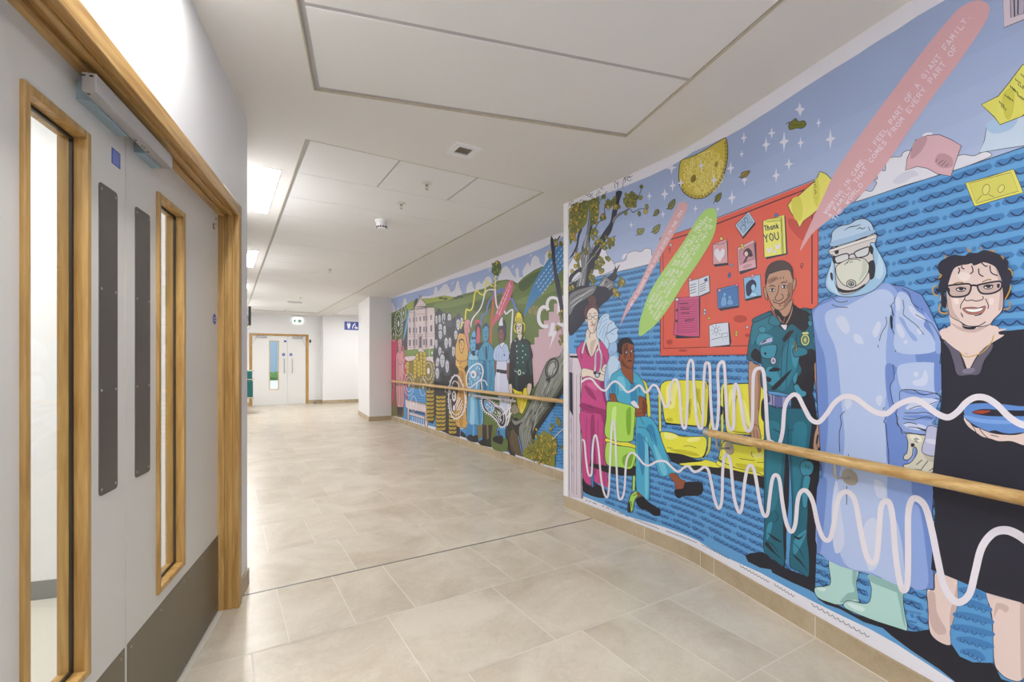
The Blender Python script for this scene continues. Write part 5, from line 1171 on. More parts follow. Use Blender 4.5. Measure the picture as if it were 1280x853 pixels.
sub('cap'); A((174, 200, 226), "142,230 142,180 150,140 190,110 250,95 290,72 340,66 380,95 390,150 320,180 230,210", 1, .9); A((150, 182, 216), "145,200 250,170 385,130 388,152 250,200 146,228", 1); S(INK, 1.1, "215,135 250,115 285,108 318,98|290,130 310,118 325,125 345,115|360,110 370,135", taper=1)
# woman in black with a bowl
part('painted_person', 'smiling person with black curly hair and glasses in a black dress holding a bowl'); SW, SWD = (220, 200, 196), (196, 172, 168); DK = (36, 36, 50)
sub('legs'); Z(920, 600, 3.372)
A(SW, "808,465 838,462 845,390 935,420 945,520 920,600 905,640 908,695 870,690 830,660 815,620 812,540", 1, .8); A(SWD, "905,640 905,560 925,480 935,440 944,500 920,600", 1); A(SWD, "812,480 840,480 850,560 890,640 850,650 820,600", 1)
A(SW, "1055,475 1205,515 1214,560 1220,640 1225,800 1200,848 1150,840 1110,810 1090,770 1085,680 1082,590 1070,530", 1, .8); A(SWD, "1200,520 1225,560 1230,760 1205,840 1200,700", 1); A(SWD, "1100,520 1150,535 1140,560 1110,545 1090,580", 1)
A((84, 148, 204), "935,420 1055,475 1082,590 1086,680 1088,772 1000,770 945,745 908,690 905,640 940,520", 0, .6)
for k in range(6):
    y = 470 + k * 52; x0 = 945 if k < 3 else 915; x0 = [945, 945, 925, 915, 940, 955][k]; x1 = [1055, 1075, 1080, 1082, 1082, 1050][k]
    A(SEAD, [(x0, y - 16), (x0 + 60, y - 14), (x1, y + 14), (x1 - 2, y + 34), (x0 + 50, y + 16), (x0 - 5, y)], 1); n = 4
    for j in range(n): xx = x0 + 6 + j * (x1 - x0 - 20) / n; yy = y - 10 + j * 10; S(NV, .7, [(xx, yy), (xx + 6, yy + 14), (xx + 16, yy + 16), (xx + 24, yy + 5)])
for q in ((345, 330, 3), (345, 375, 3), (350, 420, 3), (520, 385, 2), (525, 425, 2), (525, 460, 2), (712, 505, 5), (715, 548, 5), (725, 590, 3)):
    for j in range(q[2]): S(NV, .6, [(q[0] + j * 14, q[1] + j * 3), (q[0] + 4 + j * 14, q[1] + 8 + j * 3), (q[0] + 12 + j * 14, q[1] + 3 + j * 3)])
sub('dress'); Z(0, 0, 1)
A(DK, "1177,424 1195,417 1262,414 1290,411 1330,430 1345,600 1352,700 1348,800 1320,778 1277,753 1234,741 1200,726 1165,712 1170,640 1166,600 1172,540 1178,500", 0, .6)
sub('neckline'); Z(1100, 420, 3.878)
A(SW, "300,10 330,-20 350,-50 560,-50 580,-10 606,-2 540,40 480,90 440,158 425,160 405,110 370,50", 1, .6); A(SWD, "390,40 420,60 430,90 405,80", 1)
A((96, 92, 112), "310,25 350,28 380,60 400,110 415,158 430,162 445,155 470,110 510,60 550,38 545,70 510,120 485,185 440,190 380,190 360,130 340,70", 1, .7); A((122, 118, 140), "405,165 450,155 465,165 450,180 410,182", 1); S((196, 156, 64), 1.2, "345,-10 370,40 400,90 430,102 460,96|556,-20 545,30 500,80 460,96"); 
sub('hand_with_bowl'); A(SW, "408,402 425,395 460,440 500,448 560,470 640,480 700,470 760,440 800,480 760,540 700,532 640,512 580,512 540,500 500,490 470,470 430,440", 1, .8); S(INK, .9, "440,420 462,452 470,470|485,448 500,470 530,500|540,480 580,490")
A((92, 136, 206), "410,350 440,330 520,325 600,330 700,340 800,330 860,350 850,420 780,470 700,470 600,478 520,462 440,420 414,390", 1, .9); A(INK, "450,372 500,355 600,360 700,362 790,360 770,385 640,390 520,388", 1); A((160, 66, 44), "455,372 480,362 540,364 500,378", 1); A((120, 160, 222), "415,385 520,405 700,408 850,380 840,400 700,425 520,425 430,405", 1); A(INK, "530,468 600,480 640,476 600,470 560,458", 1)
sub('head'); Z(1140, 290, 5.686)
A(SW, "215,500 232,440 270,600 280,660 270,680 215,695 212,740 350,853 480,853 560,770 600,720 680,690 560,690 560,650 400,680", 1)
A(SWD, "275,640 330,690 400,715 470,710 560,660 560,620 640,540 480,680 360,680", 1)
A(SW, "258,380 280,290 330,230 420,220 520,215 600,250 640,330 655,440 655,520 640,570 590,620 555,660 480,675 400,668 350,640 280,600 262,540 250,450", 1, .9)
A(SWD, "255,440 275,440 300,560 350,630 290,600 262,540", 1); A(SWD, "600,260 635,320 650,420 652,520 620,560 630,420", 1); A((230, 214, 212), "330,290 390,290 420,320 380,350 340,330", 1); A((230, 214, 212), "300,470 330,470 340,510 310,510", 1); A((230, 214, 212), "560,470 590,480 580,520 555,510", 1)
A(SW, "212,440 235,440 248,520 236,520 222,480", 1, .7)
A(SWD, "268,392 420,386 410,440 350,460 275,450", 1); A(SWD, "478,375 640,358 636,410 560,438 500,432", 1)
E((235, 228, 228), 352, 410, 32, 14, 14, 1.2); E(INK, 356, 408, 18, 10, 12); E((235, 228, 228), 548, 392, 32, 14, 14, 1.2); E(INK, 550, 390, 18, 10, 12)
S(INK, 1.6, "318,408 350,396 392,404|515,392 545,380 585,382"); S(INK, 1.1, "385,462 380,480 400,490 430,485 460,492 500,484 514,470 505,458|382,475 355,515 350,548|528,475 548,520 545,548|450,596 480,592 505,580|362,660 420,672 480,668 530,640"); A(INK, "360,668 400,676 460,678 440,694 385,690", 1)
A((176, 110, 104), "365,545 430,535 480,540 528,528 510,575 450,588 400,580", 1, .6); A((240, 236, 240), "385,548 450,548 512,540 495,562 450,572 405,566", 1, .5); A(INK, "352,575 360,580 372,610 360,600", 1)
S((150, 120, 60), 1.4, "300,372 320,364 345,360 372,362|505,358 540,342 570,340")
sub('glasses'); S(INK, 2.2, "258,385 300,378 400,370 425,385 420,420 400,448 350,462 290,460 265,430 258,385", closed=False); S(INK, 2.2, "470,380 520,368 620,352 645,365 640,400 610,425 560,440 505,438 480,415 470,380"); S(INK, 2.4, "420,385 445,380 472,385"); A(INK, "264,400 275,405 275,430 268,428", 1); A(INK, "610,375 630,370 628,395 615,398", 1)
sub('hair'); HR = (38, 38, 56)
A(HR, "215,520 250,540 245,480 235,440 258,395 262,380 300,270 350,240 400,232 430,225 450,240 520,215 560,230 600,250 630,310 650,350 655,420 662,470 690,480 712,430 700,360 720,330 718,280 690,250 692,215 660,180 600,150 520,130 470,150 410,150 380,170 300,165 240,190 200,220 188,260 205,300 210,330 195,400 212,440", 1)
GO = (190, 150, 76)
for q in ("188,380 160,395 152,420 170,448 198,455|240,190 246,165 255,160|395,110 405,140 425,140 430,115|490,110 500,125 515,130|550,135 590,128 620,150|640,170 655,185 655,200|690,260 715,280 720,310|705,380 700,440 665,490 690,480 705,460|200,300 215,310 195,335 165,335|210,510 198,540 205,570 240,580 262,572|690,495 705,510 700,540 680,550 660,545"): 
    pass
S(GO, 1.7, "188,380 160,395 152,420 170,448 198,455|242,190 244,165|400,112 410,140 430,130|490,110 505,128|555,132 600,140|640,170 655,185 655,195|690,260 715,280 720,310|708,380 700,420 670,480|200,300 215,310 195,335|210,510 198,540 205,570 240,580 262,572|690,495 705,510 700,540 680,550 655,552")
S(HR, 1.5, "700,345 730,352 765,345|335,300 345,270 335,255|420,300 440,280 430,240|480,260 485,300 515,318|560,240 570,290 615,312|380,265 360,255 362,240|500,220 530,245 545,240|165,330 190,340 210,330|175,400 190,430 175,440|225,520 215,560 245,570")
# two long white wave lines
def wline(p, tab):
    n = len(p) - 1
    def w_(u):
        x = p[int(round(u * n))][0]
        for (a, b), (c, d) in zip(tab, tab[1:]):
            if x <= c: return b + (d - b) * max(0, x - a) / (c - a)
        return tab[-1][1]
    ribbon((222, 218, 230), w_, p)
Z(0, 0, 1)
part('waveform_line', 'upper white wave line running across the painted figures')
p = catmull([(727,478),(733,474),(740,474),(746,481),(752,487),(758,488),(764,480),(770,477),(777,482),(784,490),(791,488),(800,482),(808,491),(816,482),(822,484),(827,496),(832,509),(837,503),(838,486),(842,476),(847,476),(850,490),(852,520),(854,533),(858,533),(860,500),(860,465),(863,451),(867,455),(868,480),(871,520),(875,535),(879,530),(880,490),(882,458),(885,454),(888,460),(889,500),(892,534),(897,534),(899,500),(898,465),(901,454),(906,456),(908,490),(910,525),(914,537),(918,532),(918,500),(919,484),(921,481),(925,492),(930,525),(935,539),(941,530),(942,490),(943,468),(948,461),(955,465),(958,500),(961,545),(966,553),(974,556),(979,540),(982,508),(990,495),(998,495),(1006,510),(1014,524),(1024,528),(1034,518),(1044,504),(1056,496),(1070,498),(1085,509),(1097,516),(1110,517),(1121,508),(1133,502),(1146,500),(1160,508),(1172,517),(1186,522),(1198,515),(1208,504),(1220,497),(1234,498),(1248,507),(1262,521),(1276,530),(1292,534)], False, 6)
wline(p, ((727, 2.4), (830, 2.9), (900, 3.7), (960, 4.6), (1040, 6.2), (1140, 7.4), (1290, 8.6)))
part('waveform_line', 'lower white wave line running past the painted legs and boots')
p = catmull([(728,550),(731,553),(733,575),(736,593),(740,592),(741,565),(743,547),(746,546),(749,565),(752,600),(757,620),(761,617),(763,580),(765,535),(767,526),(769,535),(771,580),(773,618),(777,624),(781,612),(783,580),(787,568),(793,567),(799,573),(805,580),(812,582),(822,577),(832,577),(840,584),(848,590),(855,585),(861,583),(868,590),(875,588),(881,584),(886,588),(890,605),(894,625),(899,636),(903,625),(904,590),(906,572),(910,569),(914,580),(918,620),(924,640),(928,635),(932,600),(936,584),(941,583),(945,595),(950,625),(955,643),(960,643),(963,620),(966,600),(970,594),(975,600),(979,630),(984,655),(990,665),(995,655),(998,625),(1003,614),(1010,615),(1017,628),(1023,655),(1030,673),(1038,674),(1043,655),(1047,630),(1053,617),(1062,616),(1070,628),(1077,665),(1084,695),(1091,704),(1097,695),(1100,660),(1102,635),(1107,627),(1113,630),(1117,650),(1120,690),(1125,725),(1130,738),(1135,730),(1136,690),(1136,645),(1140,626),(1148,624),(1158,635),(1166,665),(1173,700),(1180,730),(1190,748),(1201,753),(1213,742),(1220,715),(1228,685),(1242,667),(1258,663),(1274,669),(1292,682)], False, 6)
wline(p, ((727, 2.2), (800, 2.6), (880, 3.4), (960, 4.4), (1040, 6), (1140, 8), (1290, 11)))
# unfinished line work left in the white border under the print
part('border_line_work'); Z(690, 600, 5.818)
for a, b, n in (((600, 280), (780, 350), 9), ((830, 365), (1055, 452), 11), ((1090, 465), (1290, 568), 10)): scallops((60, 60, 80), .55, [a, b], n, 1.9)
Z(900, 700, 5.577)
for a, b, n, am in (((140, 35), (345, 150), 9, 2.2), ((380, 165), (520, 250), 6, 2.6), ((640, 300), (1045, 530), 11, 3.2)): scallops((60, 60, 80), .7, [a, b], n, am)
Z(690, 600, 5.818); S((130, 130, 150), 1.1, "245,150 260,153|270,156 285,162|295,165 325,178|365,190 380,196|395,200 420,212|430,215 470,232|480,236 520,252|528,256 555,268", 0)
finish(MU)
# ------------------------------------------------------------------ far mural: hills, the old hospital and people through time
far_root = thing('mural', 'printed wall mural of green hills, an old hospital building and historic figures', 'mural', (SX(FARX, 7), 7.0, 0), 0, None)
MU = Mural(far_root, far_map, far_place, [])
HG, HGL, HGD, HGM = (92, 112, 58), (146, 158, 66), (64, 84, 46), (110, 130, 72)
part('wallpaper_ground'); MU.add((220, 219, 230), [[(-10.08, .095), (-3.44, .095), (-3.44, CEIL - .002), (-10.08, CEIL - .002)]])
part('sky'); Z(480, 280, 5.333)
A((150, 168, 210), "42,506 70,492 120,476 200,455 300,428 370,405 440,372 520,350 640,312 760,272 900,222 980,192 1060,160 1130,120 1215,72 1300,30 1300,420 1200,460 800,560 44,640", 0)
part('cloud')
A((204, 206, 220), "44,600 44,535 60,520 75,560 82,592 92,545 105,588 120,560 130,500 146,495 155,530 168,552 180,528 200,532 215,500 238,506 250,480 300,480 330,470 333,440 345,415 356,425 360,456 375,430 400,402 420,398 438,430 446,456 470,440 485,382 500,380 506,420 520,456 524,476 545,470 552,412 570,382 590,387 596,422 606,442 612,402 635,380 650,402 662,382 682,352 705,348 720,374 716,402 760,372 770,332 790,292 815,277 840,302 856,338 882,362 872,312 884,288 900,302 902,357 926,352 922,312 945,272 960,254 974,282 986,228 1010,208 1035,228 1042,264 1062,278 1072,242 1070,208 1090,178 1110,172 1130,202 1160,230 1300,200 1300,420 800,560 44,640", 0, .3, (120, 124, 150))
for q in ("700,310 715,280 712,300 700,320", "850,290 868,265 860,290", "972,205 982,205 978,220", "450,400 465,385 460,400"): A((204, 206, 220), q, 1)
part('hills')
A(HG, "42,600 100,575 150,540 190,515 240,502 300,498 340,492 400,478 470,490 520,472 600,452 680,428 760,380 820,372 860,380 890,398 930,358 1000,310 1050,286 1120,280 1215,270 1300,250 1300,1640 1215,1590 640,1400 44,1200", 0, .35, (60, 74, 50))
A(HGL, "150,545 190,515 240,502 300,498 340,490 400,478 460,490 430,510 380,515 300,530 240,545 200,560 165,580", 1); A(HGM, "340,530 430,515 520,495 600,470 680,450 720,470 640,500 520,540 420,560 350,560", 1); A(HGD, "560,540 700,500 800,470 860,480 760,540 640,590", 1); A(HGM, "760,400 820,380 860,395 880,430 820,470 760,450", 1); A(HGD, "900,400 1000,330 1080,310 1020,370 930,450", 1); A(HGM, "880,520 1000,460 1130,400 1200,380 1200,420 1080,470 960,530", 1); A(HGD, "42,640 90,600 120,640 110,720 44,740", 1)
for x, y in ((380, 495), (410, 500), (500, 485), (480, 495), (515, 488), (1090, 395)): E((58, 76, 44), x, y, 16, 8, 8)
for x, y in ((975, 580), (1000, 565), (1020, 570), (1010, 590), (1060, 560)): E((126, 128, 74), x, y, 18, 26, 10, .3)
part('pink_stepped_shape'); Z(625, 350, 8.53)
A((196, 168, 180), "700,150 660,175 655,230 620,250 578,255 575,340 522,342 520,432 470,432 468,525 415,528 414,612 368,614 368,690 320,692 330,780 345,860 360,1150 470,1000 640,880 720,830 720,150", 0)
# sea and ground of the lower half
part('sea'); Z(480, 420, 4.738)
S2 = (74, 142, 200)
A(S2, "110,300 250,320 330,340 420,480 440,590 540,625 700,680 840,720 960,765 1072,792 1090,790 1090,260 900,500 600,560 300,540 110,490", 0)
sub('waves')
rw = random.Random(8)
for k in range(26):
    y = 320 + k * 18; 
    for x in (900, 985, 1040): 
        L = 30 + rw.random() * 45; x_ = x + rw.random() * 20
        if y < 780 - (1072 - x) * .35: A((50, 110, 170), [(x_, y), (x_ + L * .5, y + 1), (x_ + L, y + 5), (x_ + L, y + 12), (x_ + L * .5, y + 8), (x_, y + 8)], 1)
for k in range(16): S((48, 104, 164), .45, [(150 + rw.random() * 40, 312 + k * 15), (200, 316 + k * 15), (240 + rw.random() * 20, 320 + k * 15)])
part('old_hospital', 'pale stone hospital building with rows of sash windows'); Z(485, 370, 10.663)
ST_ = (206, 192, 196); STD = (176, 160, 168); WN = (74, 70, 88)
A((60, 60, 76), "340,160 350,80 370,40 400,30 380,150", 0); A((66, 64, 82), "205,330 250,290 258,735 195,700", 0)
A(ST_, "265,205 358,180 358,150 500,150 505,170 535,155 620,155 630,300 630,700 258,740 262,400", 0, .5)
A(ST_, "358,150 428,22 508,108 500,140", 0, .7); A((212, 196, 200), "428,42 490,108 380,142", 0, .3); S(STD, 1.0, "358,180 505,170|362,215 362,720|520,170 525,700|262,520 620,505|262,550 620,535|258,690 630,670|270,225 350,215|365,250 500,240", 0); S((60, 58, 70), .8, "425,20 425,-5|445,20 445,-5|362,180 500,158|505,160 505,700|350,190 352,720", 0)
for x, y, w_, h_ in ((292, 328, 14, 56), (342, 320, 16, 60), (380, 315, 14, 54), (429, 308, 16, 58), (481, 300, 20, 66), (514, 300, 14, 60), (575, 288, 20, 62), (292, 462, 22, 76), (342, 460, 18, 72), (380, 462, 16, 70), (430, 452, 22, 90), (481, 448, 20, 70), (514, 452, 16, 80), (577, 436, 26, 82), (292, 628, 26, 84), (343, 625, 20, 84), (380, 620, 18, 84), (432, 620, 24, 150), (481, 618, 22, 80), (514, 620, 18, 80), (576, 622, 28, 84)):
    A(WN, [(x - w_ / 2, y - h_ / 2), (x + w_ / 2, y - h_ / 2 - 2), (x + w_ / 2, y + h_ / 2), (x - w_ / 2, y + h_ / 2)], 0)
S((190, 176, 184), .3, "292,290 292,670|342,290 342,665|380,290 380,660|481,265 481,660|514,270 514,660|576,255 576,665", 0)
A(STD, "395,510 465,500 465,690 410,700 400,680", 0); A(WN, "420,545 448,542 446,690 418,695", 0)
A((112, 140, 76), "190,740 400,710 410,760 380,800 200,820", 1); A((112, 140, 76), "490,715 650,715 660,810 510,820", 1); A(ST_, "395,705 455,695 500,770 430,790", 0, .4); A(ST_, "190,820 380,800 380,870 300,880 240,860", 1, .4); A(ST_, "500,820 680,810 690,900 520,900", 1, .4)
# gears / cell drawings in white dashes
def cell(cx, cy, r1x, r1y, rings=2):
    part('cell_drawing')
    for k in range(rings):
        f_ = 1 - k * .36; n = 22
        for j in range(n):
            a0, a1 = 2 * math.pi * j / n, 2 * math.pi * (j + .7) / n
            S(WHT, .75 if k else .65, [(cx + r1x * f_ * math.cos(a), cy + r1y * f_ * math.sin(a)) for a in (a0, (a0 + a1) / 2, a1)])
    E(WHT, cx, cy, r1x * .22, r1y * .24)
part('olive_thicket'); Z(485, 440, 7.11)
A((112, 104, 60), "24,560 24,300 60,330 150,330 150,100 420,100 420,320 350,330 150,320 140,480 135,580 60,570", 1)
A((128, 116, 60), "150,110 420,105 415,250 340,310 180,310 160,250", 1)
part('painted_person', 'rose robed figure holding a red chair frame at the far end'); 
A((190, 72, 104), "22,0 70,0 130,0 160,80 175,420 160,420 140,200 120,60 66,80 60,400 40,480 30,480 40,300 22,200", 0, .4)
sub('robe'); A((198, 146, 152), "70,60 80,10 100,-20 130,-10 140,40 140,200 140,490 85,490 72,350", 1, .6); S((140, 90, 100), .6, "90,60 92,200 90,470|110,220 112,480|128,230 126,480|85,80 110,120 130,80"); A((60, 50, 56), "80,490 135,490 130,540 120,570 85,560", 0)
sub('head'); Z(485, 370, 10.663); A((190, 140, 146), "130,600 160,570 180,570 188,620 180,700 165,760 140,720", 1, .5); S(INK, .5, "145,640 160,632|165,650 175,645|150,690 172,688"); A((190, 72, 104), "36,590 120,590 125,680 100,810 36,820", 0); A((190, 72, 104), "190,670 210,670 235,850 215,850", 0)
part('fireplace_drawing', 'pale stone fireplace at the foot of the far mural'); Z(485, 440, 7.11)
A(ST_, "155,420 362,470 362,505 352,680 328,665 330,540 190,510 188,615 172,610 172,500 155,490", 0, .7); A((40, 44, 60), "190,515 328,548 326,560 192,530", 0); A(ST_, "192,535 325,575 325,600 192,560", 0, .4); A((74, 142, 200), "196,570 320,600 318,650 196,615", 0)
for k in range(6): A(ST_, [(214 + k * 20, 575 + k * 5), (220 + k * 20, 577 + k * 5), (220 + k * 20, 630 + k * 5), (214 + k * 20, 628 + k * 5)], 0)
S(WHT, .8, "196,612 325,655", 0); S(INK, .6, "165,432 358,480", 0)
Z(485, 370, 10.663); cell(140, 370, 52, 165, 2); cell(75, 515, 30, 90, 1); cell(208, 230, 28, 100, 1)
Z(485, 440, 7.11); cell(160, 130, 26, 80, 1); cell(188, 290, 44, 100, 2); cell(312, 315, 30, 75, 1); cell(360, 170, 52, 120, 2); cell(228, 465, 26, 70, 1)
Z(485, 370, 10.663); cell(588, 760, 40, 80, 1)
part('blue_beam'); Z(485, 370, 10.663); A((98, 164, 208), "280,165 292,175 270,330 240,480 205,610 205,560 230,420 255,280", 0)
# gold barrels / coins
part('gold_rolls'); Z(485, 440, 7.11)
rg = random.Random(3)
for x, y, n in ((260, 20, 5), (295, 5, 6), (325, 10, 6), (240, 75, 5), (175, 95, 3), (275, 90, 4)):
    for k in range(n): A((190, 168, 66), [(x - 13, y + k * 34), (x, y - 8 + k * 34), (x + 13, y + k * 34), (x + 12, y + 26 + k * 34), (x, y + 31 + k * 34), (x - 12, y + 26 + k * 34)], 1, .5, (90, 76, 40))
DKK = (42, 42, 48)
part('dark_crowd_shapes')
A(DKK, "405,300 430,100 450,0 640,0 640,760 560,742 500,715 440,690 420,560 410,420", 0); A(DKK, "335,330 415,330 420,600 400,640 350,620", 0)
for x, y0, n, w_ in ((375, 335, 8, 34), (470, 385, 9, 42), (575, 520, 6, 34)):
    for k in range(n):
        yy = y0 + k * 35
        A((188, 160, 60), [(x - w_, yy + 3), (x - w_ * .5, yy + 8), (x + w_ * .5, yy + 8), (x + w_, yy + 2), (x + w_ * 1.03, yy + 16), (x + w_, yy + 27), (x + w_ * .5, yy + 34), (x - w_ * .5, yy + 34), (x - w_, yy + 28)], 0, .7, (70, 60, 34))
        for dx, dy_ in ((-.55, 12), (.05, 16), (.5, 11), (-.2, 24)): A((66, 56, 36), [(x + w_ * dx, yy + dy_), (x + w_ * (dx + .3), yy + dy_ + 1), (x + w_ * (dx + .3), yy + dy_ + 6), (x + w_ * dx, yy + dy_ + 5)], 0)
# black and white portrait crowd
GY, GYD = (186, 188, 198), (70, 72, 88)
Z(485, 370, 10.663)
part('dark_crowd_shapes'); A((52, 54, 66), "620,330 640,220 680,165 710,200 760,225 800,240 850,300 950,260 960,400 1010,330 1040,600 900,900 620,900 625,600", 1)
def bw(x, y, w_, h_, hat=0):
    part('portrait_head'); A(GYD, [(x - w_ * 1.15, y), (x - w_ * .9, y - h_ * .9), (x, y - h_ * 1.25), (x + w_ * .95, y - h_ * .8), (x + w_ * 1.1, y), (x + w_ * 1.6, y + h_ * 1.3), (x - w_ * 1.5, y + h_ * 1.3)], 1)
    A(GY, [(x - w_, y - h_ * .2), (x - w_ * .7, y - h_ * .8), (x, y - h_), (x + w_ * .8, y - h_ * .7), (x + w_, y), (x + w_ * .7, y + h_ * .7), (x, y + h_ * 1.05), (x - w_ * .7, y + h_ * .65)], 1, .4)
    S(GYD, .7, [(x - w_ * .6, y - h_ * .25), (x - w_ * .15, y - h_ * .2)], 0); S(GYD, .7, [(x + w_ * .15, y - h_ * .2), (x + w_ * .6, y - h_ * .28)], 0); S(GYD, .6, [(x - w_ * .3, y + h_ * .5), (x + w_ * .3, y + h_ * .48)], 0); S((130, 130, 145), .5, [(x, y - h_ * .1), (x + w_ * .15, y + h_ * .25), (x - w_ * .1, y + h_ * .28)], 0)
    if hat == 1: A(GYD, [(x - w_, y + h_ * .35), (x, y + h_ * .45), (x + w_, y + h_ * .3), (x + w_ * .5, y + h_ * 1.2), (x - w_ * .5, y + h_ * 1.2)], 1)
for q in ((648, 320, 17, 60), (690, 310, 18, 60), (745, 300, 26, 70), (820, 320, 24, 66, 1), (930, 330, 24, 70), (985, 350, 22, 64), (700, 430, 26, 60), (757, 460, 24, 72), (915, 470, 24, 60), (700, 520, 26, 60), (645, 640, 20, 60), (780, 620, 28, 70), (830, 620, 24, 66), (695, 740, 24, 60), (735, 800, 22, 60)): bw(*q)
Z(555, 370, 10.663)
for q in ((8, 280, 14, 50), (74, 300, 26, 66, 1), (190, 380, 26, 80), (160, 520, 24, 62), (32, 630, 26, 74), (82, 620, 22, 66), (128, 740, 28, 66), (12, 460, 20, 66)): bw(*q)
A(GYD, "165,330 170,260 195,225 220,250 225,320 205,310 180,320", 1); A((40, 40, 50), "0,750 60,740 75,853 0,853", 0); A((60, 62, 76), "60,700 110,690 110,853 75,853", 0)
Z(485, 440, 7.11); bw(445, 110, 20, 60); bw(485, 80, 22, 60); bw(528, 130, 18, 56); bw(440, 190, 18, 50)
# ribbons, maypole and tree top
part('maypole', 'orange pole with a leafy top and coloured ribbons'); Z(480, 280, 5.333)
A((176, 92, 62), "724,440 740,440 735,560 722,700 718,820 700,820 706,680 718,560", 0)
sub('ribbon')
S((214, 208, 84), 1.9, "740,410 720,415 705,400 690,385 680,410 668,470 640,465 620,445 605,470 600,510 590,560 570,578 552,570 545,600 543,640"); S((214, 208, 84), 1.7, "545,655 520,665 512,700")
S(WHT, 1.6, "740,440 700,440 675,460 660,520 640,570 600,620 585,650 578,690"); S((106, 124, 206), 1.6, "735,450 725,490 700,520 688,570 680,600 655,610 648,650 647,680"); S((98, 118, 212), 2.2, "745,440 765,460 780,435 795,440 805,480 830,505 850,500 865,520 875,560 895,580"); S(WHT, 1.9, "742,440 745,490 752,545 770,580|800,572 815,600 840,580 858,575 856,640 850,720 846,830")
sub('leafy_top'); A((72, 92, 48), "722,290 735,262 755,245 775,262 782,300 770,325 760,345 735,340 722,315", 1, .4)
rl = random.Random(5)
for k in range(16): E((92, 112, 52) if k % 3 else (150, 150, 60), 750 + rl.uniform(-26, 26), 290 + rl.uniform(-38, 40), 6, 9, 7, .2)
E((206, 170, 50), 752, 258, 9, 10, 8, .2); A((220, 214, 150), "735,345 752,345 750,440 733,440", 0, .3)
for k in range(6): E((60, 90, 170), 737 + (k % 2) * 10, 352 + k * 15, 4, 5, 6); E((214, 200, 70), 746 - (k % 2) * 8, 360 + k * 14, 4, 4, 6)
part('speech_blade', 'short rose speech shape in front of the hills')
A((192, 92, 116), "708,710 730,640 760,560 790,480 815,410 835,382 850,376 862,390 862,430 845,490 815,560 780,620 740,665", 1)
for k in range(7): S((226, 200, 210), .5, [(755 + k * 13, 600 - k * 32), (762 + k * 13, 580 - k * 32)], 0); S((226, 200, 210), .5, [(770 + k * 11, 605 - k * 30), (777 + k * 11, 585 - k * 30)], 0)
S((226, 200, 210), .5, "752,590 840,395|765,608 850,410|746,600 752,588", 0)
part('speech_blade', 'blue speech shape with rows of white writing over the hills')
A((58, 122, 178), "932,618 950,540 985,430 1030,340 1080,260 1130,190 1165,150 1195,135 1215,132 1300,140 1300,260 1215,285 1170,330 1110,400 1040,480 980,550", 1)
for r_ in range(4):
    for k in range(12):
        x = 1012 + r_ * 12 + k * 16.5 + r_ * 2; y = 402 + r_ * 22 - k * 22.5
        if x < 1212: S((206, 216, 232), .75, [(x, y), (x + 10, y - 14)], 0)
# far figures in colour
Z(555, 370, 10.663)
part('painted_person', 'rose tinted portrait figure with a tall cap behind the golden nun')
A((196, 142, 146), "268,400 285,325 345,320 350,400 350,470 330,530 350,700 350,850 320,853 290,600 275,500", 1, .4); S((120, 76, 84), .6, "288,440 305,432|322,438 338,430|300,505 325,500|308,450 312,480"); A((120, 84, 96), "330,385 352,400 354,480 345,440", 1)
part('painted_person', 'pink faced figure with dark hair'); A((190, 84, 106), "415,322 482,318 484,400 440,480 418,470", 0); A((192, 94, 112), "435,420 460,370 485,400 486,560 478,640 440,650 430,600", 1, .4); A((56, 40, 60), "420,480 415,420 440,370 470,365 492,400 492,500 484,540 478,440 458,410 440,450 436,540 425,530", 1); A((50, 50, 62), "430,660 480,625 520,640 500,853 450,800", 1)
part('painted_person', 'golden robed nun with arms folded')
Z(555, 440, 7.11); A((202, 158, 84), "105,130 110,20 130,-10 200,-10 215,60 210,140 195,180 205,250 212,450 228,660 225,680 180,676 105,640 110,420 130,330 135,190", 1, .6)
A((176, 132, 66), "130,180 180,190 185,330 170,640 140,640 130,400", 1); A((220, 182, 112), "110,60 130,40 140,110 120,130", 1); S((96, 66, 40), .6, "115,60 140,110 165,60|140,130 180,150 205,120|165,190 170,320|150,330 148,600|190,330 205,600|120,480 118,630"); A((40, 36, 44), "108,120 130,155 136,190 120,170", 1); A((40, 36, 44), "185,150 215,120 195,180", 1)
A((196, 140, 150), "228,600 232,650 222,680 210,670", 1)
Z(555, 370, 10.663); A((206, 164, 92), "155,690 175,600 195,510 235,500 285,520 310,620 325,700 310,853 170,853", 1, .6); A((214, 176, 106), "205,600 225,580 262,590 272,640 260,720 238,760 215,720", 1, .6); A((56, 44, 44), "202,610 225,575 245,570 268,590 275,625 262,605 240,592 222,600 210,640", 1); S((70, 46, 40), .7, "218,632 232,628|245,628 260,624|225,712 250,706|235,640 238,675|228,750 240,765 252,750")
part('painted_person', 'blue tinted woman in a long striped dress')
BL1, BL2, BL3 = (98, 166, 206), (58, 124, 172), (146, 194, 222)
Z(555, 440, 7.11); A(BL1, "215,30 240,-10 320,-10 335,90 325,330 348,500 348,640 280,650 210,625 208,500 218,330 215,150", 1, .6); A(BL3, "240,350 265,350 275,500 270,645 235,635 240,480", 1); A(BL2, "290,360 310,360 330,620 310,640 300,500", 1); S(BL2, .7, "250,20 250,120|270,20 275,110|290,20 300,100|225,340 222,620|318,340 338,600"); A(INK, "245,5 275,5 278,25 260,35 245,25", 1)
A((60, 130, 190), "205,640 300,655 300,740 285,770 195,740", 0); A(BL1, "260,655 272,655 275,745 255,750", 0); A((28, 30, 40), "205,755 240,735 262,748 300,742 305,800 250,800 210,780", 1); A((28, 30, 40), "180,720 195,740 200,765 150,750 150,700", 0)
